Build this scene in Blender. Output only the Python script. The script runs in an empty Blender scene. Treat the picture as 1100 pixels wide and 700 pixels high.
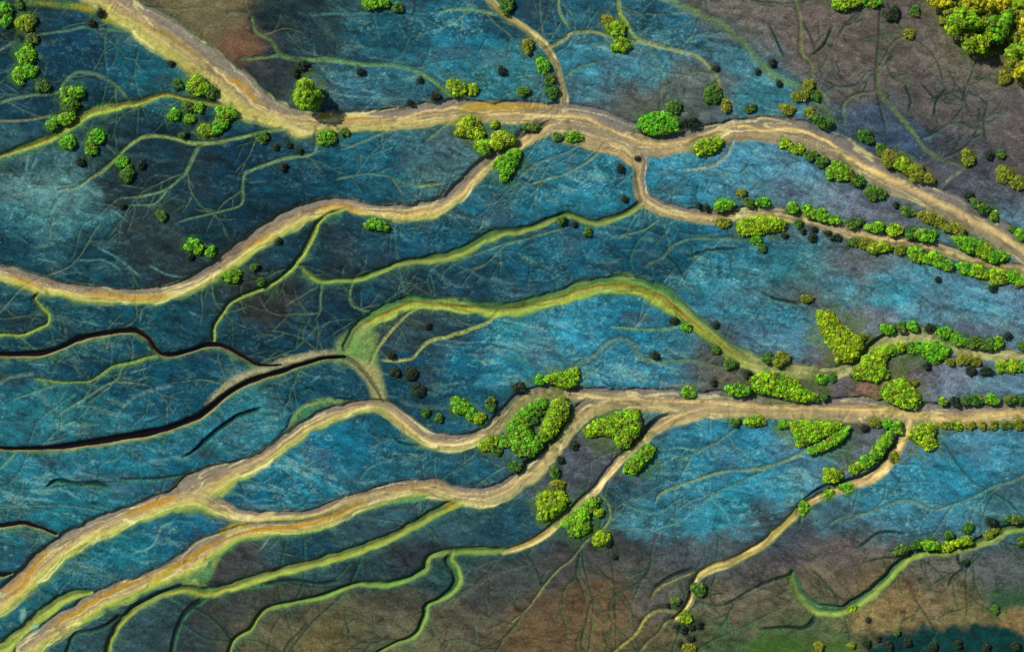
import bpy, math, random
import numpy as np
random.seed(7)
RNG = np.random.default_rng(11)
S = 0.1                      # metres per plan unit (plan: x to the right 0..1100, y downward 0..700)
CAM_H = 150.0
sc = bpy.context.scene
COL = sc.collection

def lin(c):
    a = np.asarray(c, dtype=np.float64) / 255.0
    return np.where(a <= 0.04045, a / 12.92, ((a + 0.055) / 1.055) ** 2.4)

# ------------------------------------------------------------------ plan grid
MARG = 120
GAIN = (.86, 1.0, .77)          # plan colours to reflectance under this sun and exposure
STEP = 1.0
gx = np.arange(-MARG, 1100 + MARG + 0.5, STEP)
gy = np.arange(-MARG, 700 + MARG + 0.5, STEP)
NX, NY = len(gx), len(gy)
X, Y = np.meshgrid(gx, gy)

_lat = RNG.random((512, 512)).astype(np.float32)
def vnoise(u, v, off=0.0):
    u = u + off * 17.31 + 1000.0
    v = v + off * 9.77 + 1000.0
    iu = np.floor(u).astype(np.int64); iv = np.floor(v).astype(np.int64)
    fu = (u - iu); fv = (v - iv)
    fu = fu * fu * (3 - 2 * fu); fv = fv * fv * (3 - 2 * fv)
    a = _lat[iv & 511, iu & 511]; b = _lat[iv & 511, (iu + 1) & 511]
    c = _lat[(iv + 1) & 511, iu & 511]; d = _lat[(iv + 1) & 511, (iu + 1) & 511]
    return (a + (b - a) * fu) * (1 - fv) + (c + (d - c) * fu) * fv
def fbm(u, v, n, off=0.0, gain=0.5):
    s = 0; amp = 1; tot = 0
    for k in range(n):
        s = s + amp * vnoise(u * 2 ** k, v * 2 ** k, off + k * 3.1)
        tot += amp; amp *= gain
    return s / tot
def sstep(a, b, x):
    t = np.clip((x - a) / (b - a), 0, 1)
    return t * t * (3 - 2 * t)

# ------------------------------------------------------------------ channels
# (style, depth, default width, bed label or None, points)
CH = []
def ch(style, depth, w, pts, label=None, **kw):
    CH.append(dict(style=style, depth=depth, w=w, pts=pts, label=label, kw=kw))

L_M1 = 'broad sandy stream bed winding from the top left corner to the right edge'
L_M2 = 'tan stream bed swinging from the sandy fork down to the left edge'
L_S = 'sandy stream bed looping south from the fork then running to the right edge'
L_S2 = 'thin yellow-green stream bed trailing left from the looping sandy one'
L_G2 = 'bright green algae stream bed arching across the middle of the marsh'
L_M3 = 'golden sandy stream bed from the right edge down to the lower left corner'
L_M3B = 'braided tan stream bed with two strands round a small islet'
L_G3 = 'straight ochre and lime stream bed below the braided tan one'
L_M4 = 'narrow golden stream bed dropping steeply away from the golden sandy one'
L_R1 = 'curving golden stream bed with a dark bank ending at three dark shrubs'
L_R2 = 'dark green crescent stream bed in the brown ground at lower right'
L_D1 = 'wavy black stream bed with a lime edge at the left'
L_D2 = 'long black stream bed with a lime edge below the wavy one'
L_T1 = 'short shrub-lined stream bed joining the broad sandy one from the top'
L_OL = 'green and ochre stream bed beside the bottom left corner'

# main sandy channel, upper left to right
ch('sand', .32, 34, [(60,-34,30),(116,0,34),(150,21,36),(184,43,38),(213,64,39),(241,86,40),(268,109,38),(300,124,30),(322,129,26),(345,132,22),(380,130,23),(413,128,24),(450,124,25),(490,119,26),(530,121,26),(570,121,26),(605,125,28),(640,132,32),(672,146,32),(705,154,30),(740,150,24),(770,143,24),(800,138,26),(835,139,28),(870,147,29),(900,160,30),(930,177,30),(960,195,29),(1000,212,30),(1040,232,30),(1075,252,30),(1100,268,30)], L_M1, tone=.55, gold=1, th=(-.05))
ch('sand', .2, 20, [(300,122,22),(318,138,18),(332,141,10)], L_M1, tone=.6, gold=.8)
ch('sand', .1, 40, [(600,140,24),(640,148,26),(670,156,30),(683,168,22),(687,180,12)], L_M1, tone=.6, gold=.3)
# mud flats hugging the top-left reach
ch('flat', .04, 20, [(26,3,6),(57,4,8),(86,8,11),(109,14,14),(128,27,12)], None, c1=(70,105,70), c2=(125,130,45))
ch('flat', .04, 20, [(190,30,18),(222,58,16),(248,74,12),(262,92,10)], None, c1=(110,115,80), c2=(135,130,95))
# second
ch('sand', .34, 20, [(622,122,8),(605,128,14),(588,134,18),(565,147,18),(550,157,17),(535,166,17),(521,177,17),(507,192,18),(490,209,19),(470,222,20),(441,228,19),(416,228,17),(384,222,16),(364,219,16),(341,224,19),(313,236,22),(284,253,23),(257,271,22),(229,292,22),(200,308,19),(163,317,18),(114,317,18),(66,311,18),(29,302,18),(0,292,16)], L_M2, tone=.35, gold=.75, th=.35, fringe=.6)
# loop south
ch('sand', .26, 12, [(685,164,18),(687,174,19),(687,186,14),(687,199,13),(691,212,14),(711,223,15),(740,230,15),(769,232,15),(797,229,14),(829,228,14),(857,233,14),(886,241,14),(914,250,14),(943,256,14),(986,262,15),(1014,269,15),(1043,277,15),(1071,284,16),(1100,291,16)], L_S, tone=.6, gold=.7, fringe=.3)
ch('green', .2, 8, [(690,217,8),(683,222,8),(669,231,8),(655,236,8),(640,239,9),(626,236,8),(606,231,8),(580,241,8),(560,247,8),(541,249,10),(519,257,12),(499,269,12),(470,277,10),(433,282,8),(407,291,7),(384,299,7),(360,301,6),(347,302,6),(337,298,7),(327,290,5),(322,285,3)], L_S2, yel=.35, oc=.15)
# tributaries at the top
ch('sand', .25, 8, [(520,-8,8),(540,14,8),(557,26,7),(577,41,8),(591,57,8),(601,80,7.5),(604,95,8),(605,111,11)], L_T1, tone=.3, gold=.2, fringe=.5, olive=1)
ch('rill', .12, 6, [(587,52),(606,43),(614,36),(637,34),(654,39),(670,43),(700,47,8),(723,53,7),(737,56,7),(751,62),(766,76,7),(774,94,6),(777,117,4)], c1=(150,145,80))
ch('rill', .12, 7, [(662,-10),(664,0),(666,14,8),(674,29,9),(683,40,8),(698,46,7)], c1=(135,150,45))
ch('rill', .08, 5, [(600,-5),(600,0),(601,14),(611,30)], c1=(110,130,80))
ch('rill', .12, 14, [(700,-8,9),(717,0,10),(740,9,13),(769,23,14),(789,37,12),(811,60,12),(831,80,13),(848,88,13),(863,96,13),(880,110,13),(890,124,14),(897,140,16)], c1=(80,110,50), soft=.9)
# brown ground rills, upper right
ch('rill', .08, 5, [(854,-5),(854,0),(860,23),(860,54,6),(871,69),(874,89),(886,106,6),(889,122)], c1=(95,110,45))
ch('dk', .1, 3, [(894,29),(888,42),(883,51),(871,60)]); ch('dk', .08, 3, [(826,26),(832,38),(838,52),(843,62)])
ch('rill', .1, 6, [(977,37,5),(960,46,5),(949,66,5),(943,77,7),(946,100,8),(963,120,9),(980,140,9),(994,160,8),(1015,172,7),(1040,180,6)], c1=(70,95,50), soft=.7)
ch('rill', .1, 5, [(940,99),(917,103),(906,114,6),(907,129,7)], c1=(80,100,55))
ch('dk', .06, 3, [(1017,94),(1006,109),(1003,126)]); ch('dk', .06, 2.5, [(989,89),(1006,109)]); ch('dk', .05, 3, [(972,92),(978,108),(976,120)])
ch('pale', 0, 4, [(1035,182),(1020,192),(1011,201)], c1=(150,150,125))
ch('dk', .08, 3, [(890,135),(900,150)])
# top-left rills
ch('rill', .1, 6, [(0,110),(29,103),(60,99),(67,90),(75,82),(86,77),(106,81),(123,91),(137,106,8)], c1=(75,110,85))
ch('green', .16, 8, [(0,167,7),(29,157,9),(57,147,11),(77,133,12),(97,121,12),(123,114,11),(151,109,9),(177,101,6),(200,106,6),(229,111,6),(249,114,8)], None, yel=.6, oc=1.1)
ch('rill', .08, 4, [(0,130),(29,129),(57,124),(83,123)], c1=(130,120,75))
ch('rill', .08, 5, [(40,37),(71,33),(94,29),(129,33),(145,32)], c1=(50,105,90))
ch('pale', 0, 3.5, [(0,54),(10,48),(20,43)], c1=(110,125,115))
ch('rill', .14, 6, [(303,139,6),(285,141),(271,144),(243,151,7),(214,154,7),(177,147),(154,147,7),(134,160),(114,180),(97,191,5),(84,200,4),(64,204,2)], c1=(125,145,70))
ch('pale', 0, 2, [(84,200),(85,207)])
ch('rill', .1, 5, [(214,155,7),(206,170,7),(197,187,6),(177,204,5),(149,211,4),(126,213,2)], c1=(80,115,80))
ch('rill', .07, 4, [(180,203),(166,219,4),(150,220,3),(134,221,2)], c1=(75,120,105))
ch('rill', .1, 5, [(340,137,6),(338,163,5),(320,168,6),(304,171,6),(285,177,6),(270,183,6),(263,186,6),(260,199,5),(259,219,5),(240,226,3),(211,233,3),(192,238,3)], c1=(90,125,85))
ch('pale', 0, 3, [(30,165),(28,180),(22,198)]); ch('pale', 0, 2, [(40,168),(32,186)])
ch('rill', .12, 7, [(270,17,5),(274,34,5),(290,43,6),(304,60,7),(336,64,8),(356,64,9),(390,69,8),(424,70,7),(453,79,7),(473,94,7),(489,110,6)], c1=(80,125,60))
ch('rill', .08, 5, [(258,63,5),(280,62,5),(304,59,6)], c1=(90,125,75))
ch('rill', .06, 4, [(246,14),(260,14),(271,17)], c1=(60,100,85))
ch('pale', 0, 3, [(387,76),(370,78),(350,82)], c1=(70,110,95)); ch('pale', 0, 2.5, [(340,64),(337,52)])
ch('rill', .08, 5, [(470,14,4),(487,10,6),(513,11,6),(533,16,5)], c1=(90,130,85))
ch('pale', 0, 3, [(335,17),(352,15),(384,15),(401,13)], c1=(70,115,125)); ch('pale', 0, 2.5, [(401,14),(405,30),(408,45)], c1=(60,110,120))
ch('rill', .06, 5, [(413,141),(393,151),(367,160)], c1=(75,105,95)); ch('rill', .06, 4, [(483,131),(470,141),(457,152)], c1=(80,110,80))
ch('rill', .06, 4, [(362,192),(380,189),(396,187),(419,190),(436,197),(447,200)], c1=(50,110,105)); ch('rill', .06, 4, [(445,201),(460,199),(474,197)], c1=(130,130,40))
ch('rill', .04, 4, [(606,83),(626,71),(643,67)], c1=(80,120,90))
ch('rill', .08, 4, [(649,154),(637,169),(609,186),(588,192),(569,198)], c1=(110,120,80)); ch('rill', .08, 3.5, [(623,156),(603,166),(580,174),(565,183),(556,192)], c1=(85,105,100))
ch('rill', .08, 5, [(788,150,5),(786,157,5),(780,168,5),(763,179,6),(746,181,5),(728,182,3)], c1=(150,138,108))
# branches from the second sandy channel
ch('green', .2, 6, [(372,223,5),(360,227,6),(350,231,6),(341,240,6),(337,250,7),(330,264,7),(316,284,7),(300,299,6),(281,310,6),(262,317,6),(247,325,5),(238,337,5),(230,350,5),(229,365,5)], None, yel=.5, oc=.1)
ch('green', .16, 5, [(41,315,5),(37,321,5),(43,330,5),(51,339,5),(50,347,5),(43,351,5),(23,359,5),(0,359,5)], None, yel=.6, oc=.1)
ch('rill', .1, 5, [(380,300),(376,313),(377,326),(390,333,4),(405,334,3)], c1=(85,125,75))
ch('rill', .06, 4, [(346,303),(344,321),(343,335),(338,343,2)], c1=(70,110,85)); ch('rill', .04, 3, [(340,308),(327,316),(307,328)], c1=(70,110,85))
ch('rill', .05, 4, [(570,256),(545,261),(520,270),(500,276),(475,282),(463,290)], c1=(45,100,95)); ch('pale', 0, 2.5, [(424,234),(425,260),(428,285),(436,318)], c1=(80,100,95))
ch('rill', .05, 4, [(540,264),(574,254),(609,244)], c1=(75,105,90)); ch('rill', .07, 4, [(708,236),(691,247),(666,253)], c1=(80,120,80))
ch('rill', .06, 5, [(694,285),(711,276),(723,264),(740,257),(770,256),(800,258)], c1=(45,95,75)); ch('dk', .05, 3, [(714,272),(726,284),(737,300)])
ch('dk', .05, 3, [(740,275),(765,268),(795,267)]); ch('dk', .05, 3, [(818,314),(834,321),(857,326)])
ch('rill', .08, 6, [(655,351,3),(668,352,4),(683,353,5),(711,353,5),(737,349,6)], c1=(85,120,60))
ch('rill', .06, 6, [(620,391,5),(640,380,6),(654,367,7),(669,364,7),(680,371,8),(689,384,8),(709,389,8),(740,387,7),(769,394,6),(785,397,4)], c1=(75,105,85), soft=.8)
ch('pale', 0, 4, [(793,392),(780,404),(768,410),(740,414),(708,412)], c1=(130,120,100)); ch('pale', 0, 3, [(540,386),(560,386),(572,394)], c1=(70,110,100))
# green arch
ch('green', .22, 18, [(374,372,14),(384,355,16),(404,340,17),(430,328,18),(453,325,16),(484,327,16),(519,331,16),(545,332,18),(569,328,19),(597,320,20),(626,311,20),(649,306,20),(669,305,21),(691,309,23),(711,318,23),(729,332,23),(746,347,21),(765,362,20),(783,377,19),(805,388,18),(829,395,16),(857,399,15),(885,400,15),(905,398,15),(920,391,13),(931,380,14),(945,369,16),(960,363,16),(986,361,18),(1011,363,18),(1029,371,18),(1057,379,15),(1100,385,15)], L_G2, yel=.35, oc=.6, sandx=770)
ch('dk', .22, 3, [(352,384,5),(366,383,5),(381,389,4.5),(392,400,4),(402,413,4),(412,432,3.5)], cut=1, hard=1)
ch('rill', .1, 6, [(447,331,5),(433,341,6),(419,356,6),(410,368,7),(402,380,6),(398,390,5)], c1=(165,160,90))
ch('rill', .12, 6, [(535,334,5),(527,343),(513,351),(484,360,7),(468,364,8),(458,368,7),(450,376),(443,384),(430,387),(410,386)], c1=(165,165,85))
# cut banks, their bank shadow also painted as dark bands
ch('dk', .34, 5, [(603,128,3),(590,131,6),(575,139,6),(562,147,5),(553,155,4)], cut=1)
ch('dk', .34, 6, [(917,394,4),(924,388,6),(931,377,6),(939,368,6),(950,361,5),(962,356,3)], cut=1)
ch('dk', .34, 6, [(722,444,4),(708,450,6),(694,462,6),(680,477,5),(668,488,3)], cut=1)
ch('dk', .34, 8, [(618,427,5),(611,440,8),(601,458,9),(590,474,9),(576,488,8),(562,502,6),(548,513,3)], cut=1)
ch('dk', .22, 5, [(967,464,4),(958,481,5),(945,499,5),(929,510,4.5),(905,517,4),(882,524,3.5),(862,537,2.5),(845,551,2)], cut=1)
# black channels
ch('dark', .5, 9, [(0,381,7),(20,381,7),(43,380,7.5),(63,374,6.5),(80,366,7),(97,361,6.5),(114,358,6.5),(130,356,6.5),(145,356,7),(157,363,7),(166,374,7),(175,381,7),(188,381,7),(206,376,6),(220,371,6.5),(238,372,6),(257,381,6),(274,391,4.5),(288,393,3),(302,392,2)], L_D1)
ch('dark', .5, 10, [(370,384,4),(364,384,5),(345,386,5),(320,393,5),(300,400,6),(284,404,7),(260,414,7),(240,426,7),(224,440,8),(206,451,9),(171,463,9),(129,471,9),(86,478,8),(57,481,7),(23,482,5),(0,482,5)], L_D2)
ch('flat', .03, 12, [(366,379,5),(345,381,10),(320,386,12),(298,392,12),(276,400,13),(256,409,13),(240,420,13),(224,434,8)], None, c1=(150,134,112), c2=(176,160,128))
# golden
ch('sand', .34, 28, [(1100,443,27),(1057,444,27),(1014,446,27),(970,443,26),(929,439,26),(886,439,26),(840,438,27),(800,436,27),(769,434,28),(740,433,28),(717,431,28),(690,429,26),(650,427,22),(620,423,19),(596,422,17),(571,424,17),(555,433,17),(543,446,17),(530,460,17),(517,468,17),(499,474,18),(480,475,18),(463,472,18),(447,463,18),(430,450,18),(414,438,17),(400,435,15),(380,438,16),(356,446,18),(330,458,18),(307,474,18),(288,489,18),(270,500,20),(250,507,24),(228,518,36),(206,530,38),(180,539,26),(155,548,24),(129,558,25),(100,570,26),(71,585,28),(49,603,30),(29,622,29),(0,646,28)], L_M3, tone=.55, gold=.8, fringe=.7, th=.1)
ch('flat', .06, 16, [(312,466,6),(318,450,12),(330,440,14),(350,433,12),(375,434,8),(392,436,6)], None, c1=(65,115,85), c2=(125,140,75))
# braided
ch('sand', .3, 22, [(668,428,12),(649,433,18),(630,440,20),(614,455,21),(597,477,21),(577,500,22),(557,516,22),(540,527,23),(521,534,22),(493,532,22),(470,525,22),(456,523,20),(427,525,17),(399,531,16),(370,539,14),(341,550,12),(313,554,11),(285,555,12),(262,554,13),(240,547,18),(222,538,26),(205,533,24),(188,536,16),(172,543,8)], L_M3B, tone=.5, gold=.5, fringe=.8, th=.0)
ch('sand', .22, 18, [(440,528,10),(400,537,14),(380,544,16),(362,553,17),(341,562,17),(313,566,18),(285,568,18),(262,572,18),(243,579,21),(220,591,25),(200,605,27),(171,619,23),(143,631,23),(114,642,24),(94,654,25),(70,668,26),(48,682,26),(26,698,26)], L_M3B, tone=.45, gold=.6, fringe=1.0, th=-.05, oc=.5)
ch('flat', .05, 16, [(385,546,8),(410,538,11),(430,535,11),(455,533,8),(470,532,6)], None, c1=(110,150,75), c2=(110,150,75))
ch('flat', .05, 18, [(240,578,10),(225,597,22),(213,615,26),(204,628,20)], None, c1=(90,135,85), c2=(140,150,80))
ch('green', .24, 14, [(96,636,8),(82,637,11),(71,641,13),(51,655,14),(34,669,14),(14,686,15),(0,697,16)], L_OL, yel=.6, oc=.5)
ch('green', .24, 12, [(495,538,14),(481,544,13),(456,557,12),(430,571,12),(404,583,12),(370,595,12),(327,607,11),(299,614,11),(271,623,11),(243,631,11),(222,636,12),(200,633,9),(177,637,8),(151,649,8),(131,666,7),(120,683,7),(115,700,7)], L_G3, yel=.6, oc=.6)
ch('rill', .12, 10, [(200,604,8),(212,618,12),(222,634,10)], c1=(140,155,60))
# narrow golden
ch('sand', .26, 10, [(775,436,10),(740,444,20),(723,449,18),(706,458,13),(689,472,12),(669,491,11),(651,511,10),(637,528,10),(623,541,10),(603,558,10),(583,575,9),(563,585,8),(541,592,8)], L_M4, tone=.55, gold=.9, fringe=.4, lime=(645, 560))
ch('green', .26, 9, [(545,591,8),(513,591,10),(484,592,8),(464,596,7),(458,603,8),(456,611,8),(441,620,7),(419,627,8),(400,627,8),(384,627,7),(364,633,6),(347,640,7),(313,647,6),(287,653,6),(276,664,5),(269,675,5),(252,686,5),(246,700,5)], L_M4, yel=.15, oc=0)
ch('green', .24, 9, [(487,591,7),(482,601,10),(489,611,11),(491,622,11),(486,634,9),(472,644,7),(459,650,6),(456,664,7),(444,683,6),(424,691,5),(405,701,5)], L_M4, yel=.1, oc=0, teal=.5)
ch('rill', .1, 5, [(643,529),(654,543,5),(654,557,5),(646,569,5),(631,580,4),(614,600,4),(597,614,4),(583,631,4),(566,654,3),(546,671,2)], c1=(120,135,80))
# right diagonals
ch('sand', .34, 11, [(976,449,11),(974,458,12),(968,474,13),(957,493,13),(940,510,13),(916,519,12),(888,530,11),(864,543,10),(844,561,10),(823,581,10),(800,595,11),(783,604,11),(762,611,10),(751,618,9),(745,630,8),(742,645,7),(734,657,6),(726,664,6)], L_R1, tone=.5, gold=.9, fringe=.8, th=.1, lime=(920, 850))
ch('rill', .1, 6, [(732,659),(720,655,6),(706,656,6),(694,663,6),(683,680,5),(663,697,5),(650,708,4)], c1=(165,155,60))
ch('rill', .08, 4, [(746,614),(723,623),(706,633),(700,641)], c1=(150,140,60)); ch('dk', .1, 4, [(745,610),(722,618),(702,632)])
ch('rill', .08, 4, [(727,664),(715,669),(708,679),(694,691),(686,702)], c1=(110,125,70))
ch('rill', .1, 6, [(913,443,3),(906,452,4),(900,461,6),(880,472,6),(857,489,6),(829,500,6),(806,504,6),(783,505,5),(762,510,5),(740,518,5),(711,529,5),(703,540,3)], c1=(120,130,75))
ch('rill', .06, 5, [(792,459),(771,474),(746,486),(725,494)], c1=(60,105,85)); ch('rill', .05, 4, [(818,507),(798,516),(775,525),(755,538)], c1=(40,95,80))
ch('rill', .06, 5, [(1100,511),(1086,517),(1071,521),(1050,531),(1029,540),(1012,546),(1000,547),(977,538),(960,540),(945,546)], c1=(75,115,105)); ch('rill', .05, 5, [(950,544),(925,552),(905,556),(890,564)], c1=(70,110,115))
ch('green', .32, 10, [(1100,566,10),(1080,569,10),(1066,576,11),(1049,584,11),(1033,589,11),(1017,592,11),(992,593,11),(976,599,11),(962,610,11),(945,629,12),(925,645,13),(903,655,13),(882,654,13),(865,644,13),(854,627,12),(851,616,8)], L_R2, yel=.3, oc=0, teal=.9)
ch('dk', .1, 4, [(851,617),(829,623,4),(811,631,3),(800,637,3),(786,646,3),(774,651,2)], wet=1); ch('rill', .06, 5, [(849,633),(838,640),(829,644),(817,647)], c1=(50,85,55))
ch('dk', .12, 5, [(877,660),(870,671),(860,674,4),(843,673,3),(817,675,3)])
ch('rill', .08, 4, [(1082,569),(1074,580,5),(1057,586,4),(1040,589)], c1=(130,140,80)); ch('dk', .1, 4, [(1031,589),(1030,602),(1034,611),(1023,620,3),(1018,632,2)])
ch('dk', .06, 4, [(922,588),(943,573),(960,571),(973,573)]); ch('dk', .08, 3, [(935,602),(950,599),(966,599)])
ch('dk', .08, 3, [(862,548),(858,565)])
# lower left rills
ch('green', .12, 5, [(170,381,4),(160,383,5),(143,388,6),(128,391,5),(118,394,4),(106,403,4),(94,409,3),(75,410,3),(57,409,3),(38,406,2)], None, yel=.1, oc=0)
ch('rill', .06, 4, [(131,393),(126,407),(109,416),(86,431),(63,444)], c1=(90,125,95)); ch('rill', .04, 3.5, [(69,410),(43,419),(14,429)], c1=(70,115,100))
ch('pale', 0, 4, [(0,411),(17,404),(37,401)], c1=(110,125,110)); ch('pale', 0, 4, [(125,446),(140,429),(160,420),(186,414)], c1=(105,125,125))
ch('pale', 0, 3, [(186,414),(210,418),(240,415)], c1=(45,80,85))
ch('dk', .2, 5, [(280,439,4),(257,446,5),(240,457,5),(223,471,5),(207,485,3),(197,491,2)]); ch('dk', .18, 4, [(49,524,3),(60,516,4),(83,519,5),(106,519,5),(117,524,3)], c1=1)
ch('dk', .06, 3, [(129,514),(171,513),(200,509),(211,509)], c1=1); ch('pale', 0, 3, [(17,486),(8,496),(0,503)], c1=(110,135,110))
ch('dk', .08, 3, [(300,466),(308,458),(314,446),(328,436),(350,429),(375,429),(390,432)])
ch('dark', .3, 6, [(0,565,6),(23,562,6),(43,567,5),(60,574,4)], None); ch('dark', .2, 5, [(0,618,6),(12,616,3)], None)
ch('dk', .05, 3, [(325,420),(333,416),(338,422)]); ch('rill', .04, 3, [(387,514),(399,501),(427,491)], c1=(60,120,120)); ch('dk', .06, 3, [(422,468),(432,476),(455,478)])
ch('pale', 0, 3, [(186,560),(173,567),(163,586),(143,594)], c1=(100,150,155)); ch('pale', 0, 2.5, [(289,577),(283,586),(277,592)], c1=(140,160,170))
ch('dk', .12, 6, [(222,641),(203,654,6),(191,672,5),(184,700,5)], c1=1); ch('dk', .14, 4, [(130,660),(112,672),(97,677),(80,681),(71,700)])
ch('dk', .12, 4, [(265,630),(290,626),(313,623),(340,626),(362,624)], c1=1); ch('dk', .1, 4, [(215,625),(190,630),(165,640),(140,653)])
ch('pale', 0, 3.5, [(350,646),(365,646),(385,652),(407,657),(432,656)], c1=(95,95,82)); ch('pale', 0, 3, [(570,606),(533,617),(515,628),(497,640)], c1=(90,88,88))
ch('pale', 0, 3, [(306,655),(296,672),(285,690)], c1=(95,85,70)); ch('pale', 0, 2.5, [(500,658),(480,676),(455,690)], c1=(95,88,70))
ch('pale', 0, 3, [(530,615),(505,612),(490,640)], c1=(75,85,88))
ch('pale', 0, 3.5, [(82,106),(100,113),(128,117)], c1=(90,130,140)) if False else None
for p in ([(82,279),(95,280),(110,279),(128,288)], [(120,225),(137,238)], [(105,265),(130,280),(152,298)], [(160,285),(180,295),(200,298)], [(40,278),(62,282)], [(203,335),(215,340)],
          [(90,345),(108,350)], [(30,390),(50,392)], [(140,400),(160,395)], [(96,495),(120,495),(135,487)], [(320,512),(335,508),(350,503)], [(324,503),(338,494)], [(335,410),(345,402)],
          [(150,345),(152,335)], [(105,443),(125,446)], [(150,452),(170,447)], [(665,540),(700,552),(720,545)], [(700,570),(730,560),(750,545),(770,530)], [(755,530),(775,545),(785,562)]):
    ch('pale', 0, 2.2, p, c1=(95,140,150))

# fine drainage threads wandering over the flats, off the banks and across the open marsh
rr = random.Random(23)
def wander(x, y, a, n, step, turn):
    out = [(x, y)]; cur = rr.uniform(-.05, .05)
    for k in range(n):
        cur = .7*cur + rr.gauss(0, turn); a += cur
        x += step*math.cos(a); y += step*math.sin(a); out.append((x, y))
    return out
def dendrite(x, y, a, n, w, lvl, brown):
    path = wander(x, y, a, n, rr.uniform(4.5, 6.5), .085)
    pts = [(p[0], p[1], max(1.3, w*(1-.65*q/len(path)))) for q, p in enumerate(path)]
    if brown: ch('dk', .035, w*.8, pts, twig=1)
    else: ch('rill', .07, w, pts, c1=rr.choice([(96, 122, 92), (78, 116, 94), (118, 128, 96), (64, 106, 90)]), twig=1)
    if lvl > 0:
        side = rr.choice([-1, 1])
        for q in range(2, len(path)-1, rr.randint(3, 4)):
            side = -side
            ang = math.atan2(path[q+1][1]-path[q][1], path[q+1][0]-path[q][0]) if q+1 < len(path) else a
            dendrite(path[q][0], path[q][1], ang+side*rr.uniform(.45, .95), rr.randint(3, max(4, n//2)), w*.72, lvl-1, brown)
hosts = [c for c in CH if c and c['style'] in ('sand', 'green', 'dark', 'rill') and len(c['pts']) > 3]
for k in range(210):
    c = rr.choice(hosts); q = rr.randrange(1, len(c['pts'])-1)
    p0, p1 = c['pts'][q], c['pts'][q+1]
    f = rr.random(); x, y = p0[0]+(p1[0]-p0[0])*f, p0[1]+(p1[1]-p0[1])*f
    a = math.atan2(p1[1]-p0[1], p1[0]-p0[0]) + rr.choice([-1, 1])*rr.uniform(.35, .75) + (math.pi if rr.random() < .35 else 0)
    brown = (x > 800 and y < 190) or y > 600 or (x > 560 and y > 575)
    if brown and rr.random() < .72: continue
    dendrite(x, y, a, rr.randint(7, 17), rr.uniform(2.0, 3.4), 1 if rr.random() < .6 else 2, brown)
for x, y, a in [(960, 60, 2.4), (1000, 110, -.9), (1040, 120, -1.6), (985, 150, -.4), (900, 40, -1.2), (1060, 150, -1.9), (925, 90, 2.8), (880, 60, -2.2), (1010, 170, -.2), (870, 610, .6), (640, 640, 2.2), (560, 660, 2.0), (800, 640, 2.6), (980, 640, .8), (700, 600, 1.9), (330, 670, 2.2), (420, 680, 2.4)]:
    dendrite(x, y, a, rr.randint(9, 14), 3.4, 2, True)
for k in range(25):
    x, y = rr.uniform(-60, 1160), rr.uniform(-60, 760)
    base = -.30 if x < 560 else (.10 if y < 420 else -.38)
    a = base + rr.gauss(0, .35) + (math.pi if rr.random() < .5 else 0)
    kind = rr.random(); n = rr.randint(6, 16)
    path = wander(x, y, a, n, rr.uniform(4, 7), .30)
    w0 = rr.uniform(1.5, 2.6)
    pts = [(p[0], p[1], w0*(1-.6*q/len(path))) for q, p in enumerate(path)]
    if kind < .42: ch('dk', .05, 2.4, pts, faint=1)
    elif kind < .72: ch('rill', .05, 2.6, pts, c1=rr.choice([(62, 104, 92), (84, 108, 88), (50, 98, 84)]), faint=1)
    else: ch('pale', 0, 2.2, pts, c1=rr.choice([(84, 128, 136), (100, 124, 124)]), faint=1)
    if rr.random() < .6:
        b_ = path[len(path)//2]
        p2 = wander(b_[0], b_[1], a + rr.choice([-1, 1])*rr.uniform(.5, .95), rr.randint(2, 5), 8, .2)
        ch('dk' if kind < .42 else 'rill', .04, 2, [(p[0], p[1], 2.2*(1-.6*q/len(p2))) for q, p in enumerate(p2)], c1=(66, 104, 90) if kind >= .42 else 0, faint=1)

# ------------------------------------------------------------------ rasterise channels
def spline(pts, w):
    P = [(p[0], p[1], p[2] if len(p) > 2 else w) for p in pts]
    def off(p): return p[0] <= 0 or p[0] >= 1100 or p[1] <= 0 or p[1] >= 700
    if len(P) > 2:
        for end in (0, -1):
            a, b = (P[0], P[1]) if end == 0 else (P[-1], P[-2])
            if off(a):
                d = np.array([a[0]-b[0], a[1]-b[1]], float); d /= np.hypot(*d)
                for L in (50, 100, 150):
                    wob = 8 * math.sin(L * .05 + a[1])
                    q = (a[0] + d[0]*L - d[1]*wob, a[1] + d[1]*L + d[0]*wob, a[2])
                    P.insert(0, q) if end == 0 else P.append(q)
    P = np.array(P, float)
    E = np.vstack([2*P[0]-P[1], P, 2*P[-1]-P[-2]])
    out = []
    for i in range(1, len(E)-2):
        n = max(2, int(np.hypot(*(E[i+1,:2]-E[i,:2]))))
        for t in np.arange(n)/n:
            a, b, c, d = E[i-1], E[i], E[i+1], E[i+2]
            out.append(.5*((2*b)+(-a+c)*t+(2*a-5*b+4*c-d)*t*t+(-a+3*b-3*c+d)*t**3))
    out.append(E[-2])
    Q = np.array(out)
    Q[:, 2] = np.maximum(Q[:, 2], 1.5)
    # natural wobble of line and width
    s = np.concatenate([[0], np.cumsum(np.hypot(*np.diff(Q[:, :2], axis=0).T))])
    T = np.gradient(Q[:, :2], axis=0); T /= np.maximum(np.hypot(T[:, 0], T[:, 1])[:, None], 1e-6)
    N = np.stack([-T[:, 1], T[:, 0]], 1)
    seed = (P[0, 0]*.37 + P[0, 1]*.91)
    Q[:, :2] += N * ((vnoise(s*.11, s*0+seed)-.5) * np.clip(Q[:, 2]*.16, .6, 2.0))[:, None]
    Q[:, 2] *= 1 + .38*(vnoise(s*.07, s*0+seed+50)-.5)
    if np.mean(N @ np.array([.35, 1.0])) < 0: N = -N
    return Q, s, N

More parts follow.
